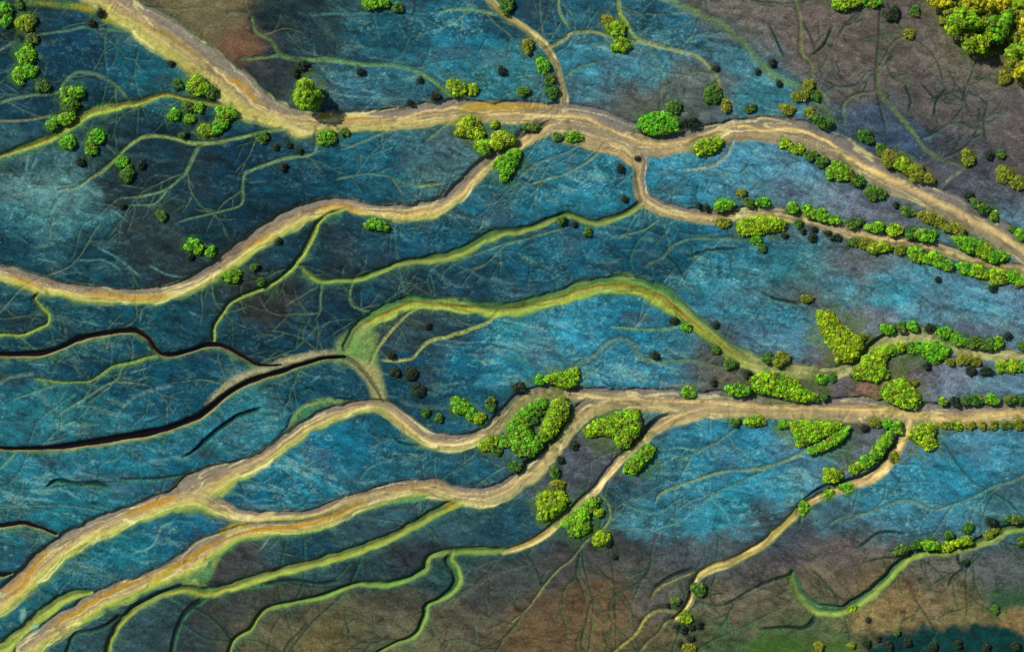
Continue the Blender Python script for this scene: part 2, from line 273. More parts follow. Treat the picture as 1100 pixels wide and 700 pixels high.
BIG = {'sand', 'green', 'dark'}
def layer(): return dict(sdf=np.full((NY, NX), 99., np.float32), t=np.zeros((NY, NX), np.float32), s=np.zeros((NY, NX), np.float32), w=np.ones((NY, NX), np.float32), id=np.full((NY, NX), -1, np.int16))
LS = layer()
def stamp(L, Q, s, N, cid, reach):
    for k in range(len(Q)):
        x, y, w = Q[k]; hw = w/2
        R = hw*1.15 + reach
        i0 = max(0, int((x-R-gx[0])/STEP)); i1 = min(NX, int((x+R-gx[0])/STEP)+2)
        j0 = max(0, int((y-R-gy[0])/STEP)); j1 = min(NY, int((y+R-gy[0])/STEP)+2)
        if i0 >= i1 or j0 >= j1: continue
        dx = (gx[i0:i1]-x)[None, :]; dy = (gy[j0:j1]-y)[:, None]
        d = np.sqrt(dx*dx+dy*dy) - hw
        cur = L['sdf'][j0:j1, i0:i1]
        m = d < cur
        if not m.any(): continue
        cur[m] = d[m]
        v = (dx*N[k, 0]+dy*N[k, 1])/hw
        sg = np.sign(v); tt = sg*np.minimum(np.abs(v)+0, 3)
        full = np.where(np.abs(tt) > .02, sg*(d+hw)/hw, v)
        L['t'][j0:j1, i0:i1][m] = full[m]
        L['s'][j0:j1, i0:i1][m] = s[k]
        L['w'][j0:j1, i0:i1][m] = hw
        L['id'][j0:j1, i0:i1][m] = cid
CH = [c for c in CH if c]
for i, c in enumerate(CH):
    c['Q'], c['sarc'], c['N'] = spline(c['pts'], c['w'])
    if c['style'] not in BIG: stamp(LS, c['Q'], c['sarc'], c['N'], i, 5)

# ------------------------------------------------------------------ ground tone of each part of the marsh
TONE = """20 20 15 45 60;80 60 10 55 85;150 70 15 78 105;230 15 118 102 78;250 43 112 78 66;215 35 115 105 78;300 15 25 45 55;330 40 30 55 70;420 30 25 75 100;500 50 25 100 135;530 75 45 108 132;560 20 25 62 88;
640 15 30 75 100;720 25 30 80 110;650 75 50 105 135;690 70 48 105 138;740 95 88 92 98;700 110 84 86 86;790 60 50 88 112;830 105 50 100 125;800 15 95 85 85;770 5 90 82 82;870 30 95 80 80;950 60 90 78 78;1000 110 85 75 80;1060 130 82 74 80;1020 170 72 70 84;940 130 55 65 90;960 155 50 65 95;1090 130 85 75 80;1050 60 90 80 75;920 90 88 78 80;900 60 92 80 80;
40 90 10 50 75;100 100 12 50 72;170 85 20 80 102;120 130 15 45 65;190 140 15 45 65;30 190 25 60 80;250 160 12 50 75;300 85 45 55 65;400 95 45 92 122;350 115 50 75 95;440 90 45 95 120;420 110 45 85 110;
400 165 25 85 115;450 160 42 98 122;480 180 55 85 100;470 150 60 82 100;300 200 12 55 80;380 200 15 65 90;230 200 12 50 72;60 215 90 132 146;40 205 100 140 152;50 225 70 118 134;25 235 40 90 110;80 235 45 92 112;130 200 25 45 60;160 250 38 55 65;100 270 15 55 75;180 280 35 45 55;220 250 15 45 62;270 230 12 42 62;10 270 14 55 78;
600 190 35 95 125;650 205 30 95 125;560 210 25 85 115;530 200 30 80 105;740 190 40 105 140;800 190 60 110 145;850 200 80 105 135;900 210 95 100 125;950 235 90 90 110;870 180 70 110 145;
450 250 15 70 100;500 240 20 80 110;400 260 18 60 85;370 265 35 50 65;330 280 15 50 72;290 325 46 46 50;280 335 48 45 50;350 340 12 45 68;430 305 15 60 85;500 300 25 65 90;560 290 20 75 105;620 275 25 80 110;680 280 18 65 92;640 300 20 70 95;720 270 15 70 98;780 260 25 80 110;780 310 45 105 135;850 290 35 95 120;900 310 40 105 135;960 310 45 115 145;1050 330 60 115 150;1000 300 60 105 135;920 290 90 90 100;1080 310 75 100 130;930 340 100 100 120;870 320 80 80 85;840 340 35 90 120;820 370 62 95 125;1000 335 72 110 140;1050 350 82 92 112;860 300 60 85 95;
100 340 12 65 88;150 340 15 65 88;30 340 12 60 82;200 350 14 58 80;320 370 10 50 72;260 370 12 55 78;250 350 20 55 72;70 395 14 65 90;100 395 12 60 85;200 400 10 60 88;50 425 20 78 102;60 445 38 102 120;30 455 28 88 112;150 430 15 70 98;210 420 10 60 88;120 455 20 80 105;10 400 12 60 82;
60 500 25 85 112;130 490 25 90 118;200 480 20 82 112;250 470 35 95 120;280 440 32 90 112;100 535 25 95 120;180 510 14 80 110;30 530 30 95 120;40 590 20 80 105;330 420 14 65 92;340 475 14 88 124;420 490 20 80 110;320 510 25 100 135;430 510 30 80 105;480 500 25 75 100;260 530 10 80 115;
130 600 20 90 115;200 570 12 75 108;90 610 25 85 110;40 640 20 75 100;260 590 62 60 64;240 602 60 58 62;290 577 40 65 80;
480 340 25 60 85;460 345 45 60 72;460 400 15 60 88;500 390 20 90 125;560 370 40 115 145;620 340 40 110 145;680 335 30 100 135;600 390 45 110 145;540 400 30 95 125;650 400 45 105 140;700 405 45 105 140;730 375 45 90 115;770 385 78 76 80;800 402 95 85 80;480 430 20 60 85;440 440 15 58 82;500 420 20 75 105;690 360 25 95 130;
900 415 85 75 85;930 420 128 88 78;980 392 106 96 108;1030 410 110 115 140;1070 412 82 110 140;
640 490 75 75 90;630 512 74 78 92;655 470 78 78 92;720 480 35 90 120;780 470 35 100 135;750 500 30 92 124;820 520 35 105 138;870 500 60 100 130;910 485 102 102 125;940 470 88 88 102;1000 500 35 105 140;1060 480 55 110 145;1050 530 35 100 135;950 530 40 100 130;900 560 50 75 95;860 590 70 65 75;1000 560 50 95 125;1080 545 50 85 105;
660 540 40 70 90;700 560 40 95 120;760 560 40 105 135;800 545 35 105 135;660 590 60 60 65;720 590 65 65 75;760 590 70 75 85;
500 560 40 70 85;430 545 40 78 98;410 560 45 66 80;330 590 15 50 70;440 590 45 50 62;540 570 25 60 80;400 610 30 50 62;480 610 25 60 68;
230 660 55 58 62;150 680 40 60 72;170 660 38 60 72;300 635 60 60 58;350 680 98 86 60;420 645 70 65 62;450 690 88 82 65;380 665 82 76 60;500 670 80 72 65;560 690 95 75 55;600 660 92 70 55;650 650 105 80 60;600 620 65 62 65;560 620 60 65 70;520 630 65 65 68;700 640 80 75 75;690 620 75 70 72;640 680 98 80 58;700 690 90 75 60;780 650 95 82 70;800 610 75 70 75;850 570 60 65 80;900 600 85 75 75;880 625 95 82 68;830 655 90 80 70;960 640 116 92 66;1000 610 90 82 80;950 660 118 98 68;1020 650 115 95 75;1080 620 76 78 85;1090 665 132 104 72;1050 660 112 98 68;780 690 58 80 55;830 690 60 85 40;880 685 70 80 55;1085 645 50 75 50;740 690 85 82 60;200 690 45 55 62;280 690 85 78 60"""
acc = np.zeros((NY, NX, 3)); wt = np.full((NY, NX, 1), 1e-9)
wx = X + 34*(fbm(X*.03, Y*.03, 3, 2.0)-.5) + 20*(fbm(X*.14, Y*.2, 3, 2.6)-.5); wy = Y + 30*(fbm(X*.03, Y*.03, 3, 7.0)-.5) + 20*(fbm(X*.14, Y*.2, 3, 7.6)-.5)
for row in TONE.replace('\n', '').split(';'):
    a = [float(v) for v in row.split()]
    c = lin(a[2:])
    d2 = ((wx-a[0])/26)**2 + ((wy-a[1])/18)**2
    k = (1/(1+d2)**3)[..., None]
    acc += k*c; wt += k
BASE = acc/wt
del acc, wt

def poly_sdf(poly, wob=3., fr=.2):
    """signed distance (negative inside) of every grid point near a polygon"""
    P = np.array(poly, float); n = len(P)
    i0 = np.searchsorted(gx, P[:, 0].min()-14); i1 = np.searchsorted(gx, P[:, 0].max()+14)
    j0 = np.searchsorted(gy, P[:, 1].min()-14); j1 = np.searchsorted(gy, P[:, 1].max()+14)
    xx, yy = X[j0:j1, i0:i1], Y[j0:j1, i0:i1]
    xx, yy = xx + wob*(fbm(xx*fr, yy*fr, 3, 5.)-.5), yy + wob*(fbm(xx*fr, yy*fr, 3, 9.)-.5)
    d = np.full(xx.shape, 1e9); ins = np.zeros(xx.shape, bool)
    for k in range(n):
        a, b = P[k], P[(k+1) % n]; e = b-a
        t = np.clip(((xx-a[0])*e[0]+(yy-a[1])*e[1])/(e@e), 0, 1)
        d = np.minimum(d, np.hypot(xx-a[0]-t*e[0], yy-a[1]-t*e[1]))
        c = (a[1] > yy) != (b[1] > yy)
        with np.errstate(divide='ignore', invalid='ignore'):
            ins ^= c & (xx < (b[0]-a[0])*(yy-a[1])/(b[1]-a[1])+a[0])
    return (slice(j0, j1), slice(i0, i1)), np.where(ins, -d, d)
def patch(poly, col, soft=3., k=1., wob=3., fr=.2, mott=0.):
    sl, d = poly_sdf(poly, wob, fr)
    m = (k*sstep(soft, -soft, d))[..., None]
    f_ = (1-mott+2*mott*fbm(X[sl]*.11, Y[sl]*.16, 4, 221., .7))[..., None]
    ALB[sl] = ALB[sl]*(1-m) + lin(col)*f_*m

# marsh texture -----------------------------------------------------------
u, v = X*.9 + Y*.25, Y*.95 - X*.22           # grain runs gently across the flats
n_big = fbm(u*.018, v*.035, 4, 1.)
n_mid = fbm(u*.09, v*.16, 4, 3.)
uu = u+2.2*(vnoise(X*.37+Y*.2, Y*.41-X*.17, 8.)-.5)+3*(vnoise(X*.15, Y*.15, 9.)-.5); vv = v+2.2*(vnoise(X*.33-Y*.2, Y*.39+X*.21, 18.)-.5)
n_fine = fbm(uu*.42, vv*.55, 3, 4., .7)
warp = fbm(X*.02, Y*.02, 3, 13.)
ridge = 1-np.abs(2*fbm(u*.022+warp*2.2, v*.05+warp*2.5, 4, 6.)-1)      # thin drainage lines
ridge2 = 1-np.abs(2*fbm(u*.05+warp*3, v*.09+warp*2, 3, 16.)-1)
lines = sstep(.93, .99, ridge)
lines2 = sstep(.92, .99, ridge2)
bluish = np.clip((BASE[..., 2]-BASE[..., 0])/(BASE[..., 2]+1e-4), 0, 1)
ALB = BASE*((.14+1.30*n_mid+.60*n_big)*(1-.14*sstep(640, 420, X)*sstep(480, 360, Y)+.10*sstep(620, 800, X)))[..., None]
pale = sstep(.50, .78, n_fine)*sstep(.42, .66, fbm(u*.05, v*.09, 3, 21.))
pm = (pale*bluish*.55)[..., None]
lumi = BASE.sum(-1, keepdims=True)
ALB = ALB*(1-pm) + (lin((120, 165, 178))*np.clip(lumi*2.6, .2, .9))*pm
bend = 60*(fbm(X*.006, Y*.006, 2, 177.)-.5)+14*(fbm(X*.03, Y*.03, 2, 178.)-.5)
strk_f = fbm(uu*.04, (vv+bend)*.27, 3, 171.)
ps = (sstep(.60, .72, strk_f)*sstep(.42, .6, fbm(X*.02, Y*.03, 3, 173.))*bluish*.50)[..., None]
ALB = ALB*(1-ps) + (lin((128, 170, 178))*np.clip(lumi*2.4, .2, .9))*ps
ds = (sstep(.44, .33, strk_f)*.24*bluish)[..., None]
ALB = ALB*(1-ds)
brn = (sstep(.56, .74, fbm(X*.025, Y*.035, 4, 31.))*.38*bluish)[..., None]
ALB = ALB*(1-brn) + lin((62, 62, 72))*np.clip(lumi*3.6, .35, 1.5)*brn
grn = (sstep(.60, .76, fbm(X*.05, Y*.06, 4, 37.))*.16*(1-bluish))[..., None]
ALB = ALB*(1-grn) + lin((70, 78, 48))*grn
ALB *= (1-.30*lines-.18*lines2)[..., None]
ALB *= (.66+.68*n_fine)[..., None]
ALB *= (1-.16*(vnoise(u*1.0, v*1.0, 44.)>.82))[..., None]

# heights --------------------------------------------------------------------
H = .22*(fbm(X*.012, Y*.015, 3, 51.)-.5) + .07*(n_mid-.5) + .035*(n_fine-.5) - .03*lines - .02*lines2

patch([(1000,-30),(1002,6),(1018,26),(1036,44),(1056,58),(1076,66),(1090,88),(1130,110),(1180,60),(1180,-40)], (98,86,34), 9, .7)
patch([(232,40),(250,34),(270,42),(284,52),(270,60),(248,56)], (122,88,70), 8, .6)
patch([(186,0),(250,0),(258,22),(240,40),(220,52),(200,34)], (108,96,76), 12, .6)
patch([(925,699),(945,686),(962,677),(1000,672),(1050,670),(1082,675),(1105,683),(1240,690),(1240,830),(960,830)], (6,54,58), 7, 1.0, 22, .09, .8)
patch([(800,690),(840,684),(900,686),(925,692),(930,830),(790,830)], (62,92,38), 8, .7, 24, .09, .6)
patch([(1062,642),(1080,633),(1110,634),(1110,650),(1085,652),(1068,656)], (40,78,58), 6, .7)

# ------------------------------------------------------------------ what grows where
WORDC = {'y': 'yellow-green', 'g': 'bright green', 'o': 'olive', 'd': 'dark green', 'k': 'near-black', 'w': 'golden-green'}
def sizew(r): return 'tiny' if r < 4.2 else 'small' if r < 7.5 else 'medium' if r < 11.5 else 'large'
PLANTS = []
def R(phrase, items, kind='shrub'):
    for it in items:
        it = list(it)+[None]*(6-len(it))
        if isinstance(it[0], (list, tuple)): PLANTS.append(dict(phrase=phrase, poly=it[0], col=it[1], kind=it[2] or 'thicket', label=it[3]))
        else: PLANTS.append(dict(phrase=phrase, x=it[0], y=it[1], rx=it[2], ry=it[3], col=it[4], rot=it[5] or 0, kind=kind, label=None))

R('in the top left corner', [(3,15,9,12,'g'),(26,24,9,9,'y'),(19,4,5,5,'d'),(35,22,4,4,'d'),(34,41,6,6,'d'),(27,58,10,10,'g'),(19,81,7,8,'g'),(30,76,8,8,'g'),(46,92,7,7,'d')])
R('beside the ochre stream at left', [(76,101,13,9,'g'),(75,113,10,6,'d'),(70,127,8,7,'g'),(56,133,6,6,'g'),(72,153,8,8,'g'),(103,146,8,8,'g'),(97,158,6,8,'g')])
R('beside the hooked rill at left', [(130,174,6,6,'g'),(136,187,7,8,'d'),(151,177,4,4,'k'),(86,174,4,4,'k'),(130,221,3.5,3,'k'),(173,231,5,6,'d')])
R("below the wide sandy bend at left", [(190,91,5,5,'d'),(211,92,13,10,'y'),(226,99,7,6,'d'),(186,123,6,6,'g'),(201,116,6,6,'d'),(213,115,6,5,'g'),(203,127,5,5,'g'),(241,123,11,9,'g'),(236,135,8,7,'g'),(221,140,9,6,'y'),(196,145,4,3,'d')])
R("by the rill below the sandy bend", [(281,147,7,5,'d'),(296,158,3,3,'k'),(310,156,3,3,'k'),(321,162,3,3,'k'),(304,179,4,4,'k')])
R('against the sandy bed at top left', [(107,14,4,4,'k'),(98,25,4,3.5,'k'),(183,68,3,3,'k')])
R('above the curved green rill at top', [(403,2,13,7,'g'),(427,8,6,5,'d'),(387,77,4,3,'k'),(324,70,6,5,'k'),(317,78,4,4,'k'),(451,86,3,3,'k'),(440,110,3,2.5,'k'),(467,103,5,4,'k')])
R('where the curved rill meets the sand', [(491,94,10,9,'y'),(508,96,5,6,'y'),(539,76,4,4,'k'),(559,98,4,5,'d')])
R('on the south edge of the broad sand', [(350,147,11,7,'g'),(370,142,5,4,'d')])
R('inside the left fork of the sand', [(505,137,14,13,'y'),(531,134,4,4,'y'),(519,157,9,8,'g'),(539,150,14,9,'y'),(570,136,8,4,'d')])
R('beside the short stream from the top', [(544,5,7,9,'d'),(567,49,5,8,'o'),(583,70,6,9,'g',-25),(590,86,5,7,'d'),(593,99,6,6,'d'),(563,98,5,5,'d')])
R('by the loop of rills at top centre', [(653,22,6,6,'o'),(661,30,10,9,'y'),(667,48,11,7,'y'),(766,100,10,9,'d'),(780,113,5,7,'o'),(724,114,8,7,'d'),(769,73,3,3,'k'),(830,67,4,3.5,'k'),(814,77,3,2.5,'k'),(806,116,5,4,'d')])
R("on the sand near the fork", [(741,131,10,5,'k'),(599,147,5,4,'d'),(616,147,9,5,'g'),(666,181,3.5,4,'k'),(685,170,2.5,2.5,'k')])
R('in the brown ground at top right', [(909,3,16,6,'y'),(937,2,10,4,'g'),(960,15,8,7,'k'),(983,12,5,5,'d'),(977,36,6,5,'o'),(1016,20,7,6,'o'),(1079,83,6,8,'o'),(1061,57,5,4,'o')])
R("in the top right corner wood", [(1010,3,15,8,'w'),(1031,24,18,16,'y'),(1045,6,20,12,'w'),(1070,29,14,17,'g'),(1070,6,12,9,'w'),(1094,4,13,8,'y'),(1098,28,13,16,'w'),(1094,55,15,15,'y'),(1046,49,12,10,'y'),(1097,76,12,12,'w'),(1022,11,10,10,'o'),(1034,40,7,6,'o'),(1057,20,9,9,'o'),(1083,18,9,10,'o'),(1085,42,8,9,'o'),(1100,44,10,10,'w'),(1058,38,8,8,'y'),(1086,68,8,8,'o')], 'tree')
R('beside the rill entering the sandy bend', [(869,92,5,8,'o'),(876,103,5,6,'d'),(860,103,9,5,'o'),(846,117,8,5,'o'),(837,90,3,3,'k'),(883,130,11,6,'d',35),(870,121,6,5,'o')])
R("on the sandy bend's upper bank", [(930,146,9,6,'d',35),(946,160,5,5,'d'),(956,169,10,8,'o',35),(971,177,10,8,'y',35),(986,186,10,8,'o',35),(999,192,6,5,'o'),(1041,210,4,4,'k'),(1054,221,10,5,'d',25),(1069,231,4,5,'g'),(1089,246,4,3,'d'),(1097,251,5,6,'g')])
R('on brown flats near the right edge', [(1041,169,7,8,'o'),(1063,167,4,4,'k'),(1076,166,4,4,'d'),(1080,187,9,9,'o'),(1094,196,8,7,'o')])
R("on the sandy bend's lower bank", [(844,154,6,5,'y'),(857,160,8,5,'y'),(871,167,7,5,'d'),(883,173,6,6,'d'),(901,183,13,11,'g',25),(921,194,9,6,'d',25),(940,207,11,7,'d',25),(963,220,3,3,'k'),(976,227,7,5,'d',15),(997,233,10,5,'o',15),(1010,239,7,5,'o',20),(1026,246,12,6,'o',25),(1040,261,15,8,'g',25),(1056,268,12,7,'y',20),(1071,275,12,6,'g',10)])
R("on the looping bed's north bank", [(751,221,3,3,'k'),(759,223,3,3,'k'),(778,220,11,6,'g'),(797,207,4,4,'o'),(804,217,6,5,'d'),(820,217,8,4,'g'),(851,223,7,5,'g'),(870,227,8,6,'g',20),(883,231,7,6,'g',20),(897,236,6,4,'g'),(917,239,9,5,'d'),(941,244,10,5,'g',10),(962,247,9,6,'y'),(980,250,8,6,'d'),(994,252,12,7,'g',15)])
R("on the looping bed's south bank", [(777,239,7,5,'o'),(858,240,4,4,'d'),(813,258,6,4,'g'),(819,267,4,3.5,'d'),(843,253,3,2.5,'k'),(863,248,3,3,'k'),(873,255,4,4,'k'),(875,246,3,2.5,'k'),(890,250,3,2.5,'k'),(898,255,5,3,'k'),(918,260,7,4,'d'),(930,261,8,5,'o'),(945,265,12,6,'y'),(967,268,6,5,'o'),(986,273,10,7,'g'),(1003,277,11,7,'g',10),(1016,284,10,5,'g'),(1037,287,8,6,'g'),(1052,291,10,7,'y'),(1074,297,12,8,'y'),(1089,297,8,8,'g'),(1097,302,6,6,'g'),(1067,309,4,4,'k'),(1008,300,3,2.5,'k')])
R("by the thin lime stream at centre", [(603,237,4,4.5,'d'),(617,241,3,2.5,'k'),(631,249,4,4,'d'),(671,214,3,3,'k')])
R('beside the green arch', [(724,344,4,3,'k'),(737,351,5,4,'g'),(769,349,3.5,3,'k'),(769,376,4,4,'d'),(784,391,6,6,'d'),(767,411,3.5,3,'k'),(740,421,8,6,'g'),(704,382,3.5,4,'k'),(824,384,6,5,'d'),(840,385,9,7,'o'),(459,350,3.5,3,'k')])
R("above the pale bend at right", [(867,321,6,4,'o'),(891,344,5,5,'o'),(954,353,8,5,'g'),(969,351,5,5,'d'),(981,350,6,5,'g'),(1000,352,5,4,'k'),(1016,357,8,6,'g',20),(1029,364,9,6,'g',20),(1048,367,9,6,'d'),(1062,370,8,6,'d'),(1072,368,6,6,'g'),(1083,361,4,3.5,'k'),(1098,372,4,4,'d'),(926,362,5,4,'o')])
R('on the mauve islet at right', [(996,393,4,3.5,'k'),(1037,386,9,5,'o'),(1049,388,5,5,'o'),(1021,389,5,3,'o'),(1043,398,5,5,'k'),(1060,399,7,4,'k'),(1076,393,7,6,'y'),(1089,393,10,6,'y'),(1100,394,6,6,'g'),(884,407,7,5,'g'),(894,406,4,4,'d'),(886,427,4,3.5,'d'),(803,402,4,4,'k'),(978,411,9,4,'o')])
R("on the golden bed's top edge", [(1013,431,4,4,'y'),(1026,431,5,4,'k'),(1038,430,6,4,'d'),(1050,429,7,5,'d'),(1066,429,8,5,'g'),(1086,429,7,5,'d'),(1097,430,4,4,'d'),(557,416,6,5,'k'),(580,408,4.5,4.5,'g')])
R("on the golden bed's bottom edge", [(790,453,6,4,'d'),(811,452,12,4.5,'y'),(841,456,6,4,'g'),(929,460,4,3,'k'),(941,454,7,4,'o'),(953,455,5,4,'g'),(1019,457,7,4,'o'),(1030,458,4,4,'y'),(1043,457,4.5,4,'o'),(1055,457,4,4,'o'),(1067,457,4.5,4,'o'),(1081,457,5,4,'d'),(1094,456,6,5,'o')])
R('lining the curving golden stream at right', [(964,459,6,7,'g'),(953,473,6,10,'g',25),(943,486,6,9,'g',35),(932,496,8,6,'g',-30),(919,503,8,5,'y',-25),(894,511,10,8,'y'),(910,524,7,5,'g'),(890,531,5,5,'g'),(961,491,4,6,'o'),(864,546,6,7,'g'),(751,633,7,8,'d'),(736,663,6,7,'y')])
R('where the curving golden stream ends', [(751,671,4,3.5,'k'),(734,676,4,4,'k'),(743,674,3,3,'k'),(727,673,2.5,2.5,'k'),(717,650,2.5,2.5,'k'),(740,697,7,6,'o'),(726,646,5,4,'d'),(742,686,3,3,'k'),(731,692,3,3,'k')])
R('beside the braided tan stream', [(617,479,4,4,'k'),(602,494,3.5,3.5,'k'),(596,507,5,7,'d'),(599,521,7,6,'o'),(553,501,7,6,'d'),(573,450,6,6,'d'),(580,442,5,5,'d'),(565,447,5,4,'o'),(579,478,3.5,4,'y')])
R('left of the big green thicket', [(525,477,9,8,'y'),(534,484,5,5,'d'),(541,474,6,6,'g')])
R('inside the bend under the green arch', [(424,400,5,4.5,'k'),(441,401,7,6,'k'),(449,419,7,7,'k'),(457,443,4,4,'d'),(471,449,4,4,'d'),(420,382,3.5,3.5,'k'),(494,436,10,8,'g'),(506,444,6,6,'g'),(515,449,6,6,'y'),(527,434,5,7,'d')])
R('near the narrow golden stream end', [(643,551,4.5,4.5,'y'),(646,578,9,8,'y'),(653,583,4,4,'k'),(660,598,3,2.5,'k')])
R('on the banks of the tan left stream', [(208,264,9,7,'g'),(226,271,5,6,'g'),(204,276,3.5,3,'k'),(247,296,10,7,'g'),(273,287,4,4,'d'),(280,303,4,4,'d'),(299,259,3,3,'k'),(404,241,12,6,'g')])
R('along the dark green crescent stream', [(1066,561,6,4.5,'k'),(1091,558,9,4,'d'),(1040,567,5,5,'d'),(1020,575,5,4,'d'),(1000,580,5,4,'d'),(969,591,8,5,'d',-20),(985,585,6,4,'d'),(1000,586,11,4.5,'g',-5),(1020,587,9,5,'y'),(1036,582,9,5,'y'),(1066,573,9,4.5,'o',-25),(1098,581,5,5,'d'),(1037,604,3.5,3,'k'),(917,654,4,3,'y'),(933,666,2.5,2.5,'k'),(1069,655,4,4,'d')])
R('in the bottom right corner', [(931,691,3.5,4,'k'),(944,686,3,3,'k'),(955,694,4,5,'k'),(975,690,4,4,'k'),(1003,694,4,4,'k'),(1030,692,4,4,'k'),(1060,695,4,4,'k'),(1092,694,5,4,'k'),(964,680,3,3,'d'),(915,693,4,3,'o'),(880,694,5,4,'o')])
# thickets: one continuous canopy each, by outline
R('', [
 ([(319,113),(317,105),(320,97),(320,90),(328,86),(337,88),(338,95),(345,101),(347,110),(340,118),(326,118)], 'y', 'tree', 'lone yellow-green round tree standing above the broad sandy bed'),
 ([(529,177),(536,169),(551,160),(559,160),(559,169),(551,183),(544,194),(539,194),(536,183)], 'g', None, 'bright green wedge of thicket beside the left fork of the sandy bed'),
 ([(684,137),(689,126),(703,120),(720,121),(730,130),(730,139),(720,143),(703,144),(690,141)], 'g', None, 'bright green oval thicket on the upper edge of the sandy bed'),
 ([(745,160),(748,154),(758,149),(774,148),(777,152),(772,160),(760,166),(750,166)], 'y', None, 'yellow-green oval thicket on the lower edge of the sandy bed'),
 ([(793,240),(800,234),(815,232),(832,233),(846,238),(843,246),(826,249),(812,252),(797,252),(792,247)], 'y', None, 'long yellow-green thicket below the looping bed'),
 ([(878,334),(893,333),(902,346),(914,356),(926,363),(928,372),(922,383),(914,388),(900,388),(897,380),(888,366),(880,352)], 'y', None, 'yellow-green triangular thicket above the end of the green arch'),
 ([(806,406),(817,399),(837,401),(854,407),(863,417),(877,424),(880,430),(857,430),(829,424),(811,420)], 'y', None, 'yellow-green tapering thicket between the green arch and golden bed'),
 ([(778,417),(790,412),(804,415),(808,421),(800,425),(784,424)], 'g', None, 'small green thicket at the left tip of the tapering one'),
 ([(914,403),(929,383),(943,374),(956,371),(972,368),(973,377),(956,381),(951,391),(956,404),(943,410),(926,407)], 'y', None, 'broad yellow-green thicket inside the pale bend'),
 ([(974,368),(989,368),(1006,367),(1021,373),(1021,381),(1006,390),(998,387),(991,381),(976,378)], 'g', None, 'green curved thicket under the top of the pale bend'),
 ([(949,414),(971,406),(983,417),(991,429),(986,438),(971,438),(954,430),(947,423)], 'y', None, 'yellow-green thicket touching the top of the golden bed'),
 ([(847,453),(871,453),(903,454),(906,460),(886,470),(869,477),(857,479),(854,466)], 'y', None, 'yellow-green thicket under the golden bed, left of the thin rill'),
 ([(914,457),(911,466),(900,477),(886,484),(869,489),(869,483),(886,474),(903,463)], 'g', None, 'slanting green thicket right of the thin rill'),
 ([(977,463),(989,457),(1000,454),(1007,457),(1004,469),(1006,480),(997,484),(989,477),(979,471)], 'y', None, 'yellow triangular thicket under the golden bed, right of the curving stream'),
 ([(581,407),(594,401),(611,399),(619,394),(621,401),(620,413),(609,417),(597,413)], 'y', None, 'yellow-green thicket above the left end of the golden bed'),
 ([(543,463),(554,446),(569,434),(584,427),(590,436),(574,444),(568,452),(572,466),(583,477),(574,489),(557,490),(551,483),(549,474)], 'g', None, 'big green curved thicket in the fork of the golden bed'),
 ([(590,437),(594,431),(606,426),(611,434),(610,446),(597,466),(585,475),(579,468),(585,452)], 'y', None, 'yellow-green thicket forming the right half of the fork clump'),
 ([(627,463),(637,453),(654,446),(671,441),(686,440),(689,454),(686,466),(674,480),(664,480),(660,469),(646,466),(631,469)], 'y', None, 'hook-shaped yellow-green thicket between the braided and narrow streams'),
 ([(670,506),(674,496),(686,486),(697,476),(703,480),(701,491),(691,501),(680,509)], 'g', None, 'leaf-shaped green thicket right of the narrow golden stream'),
 ([(576,534),(586,527),(597,529),(604,527),(610,537),(607,547),(597,553),(583,561),(577,557),(579,549)], 'y', None, 'yellow-green clumpy thicket left of the narrow golden stream'),
 ([(601,563),(614,553),(626,543),(637,534),(643,537),(641,546),(633,553),(634,569),(623,576),(613,576),(609,567)], 'g', None, 'bright green wedge of thicket under the narrow golden stream'),
])


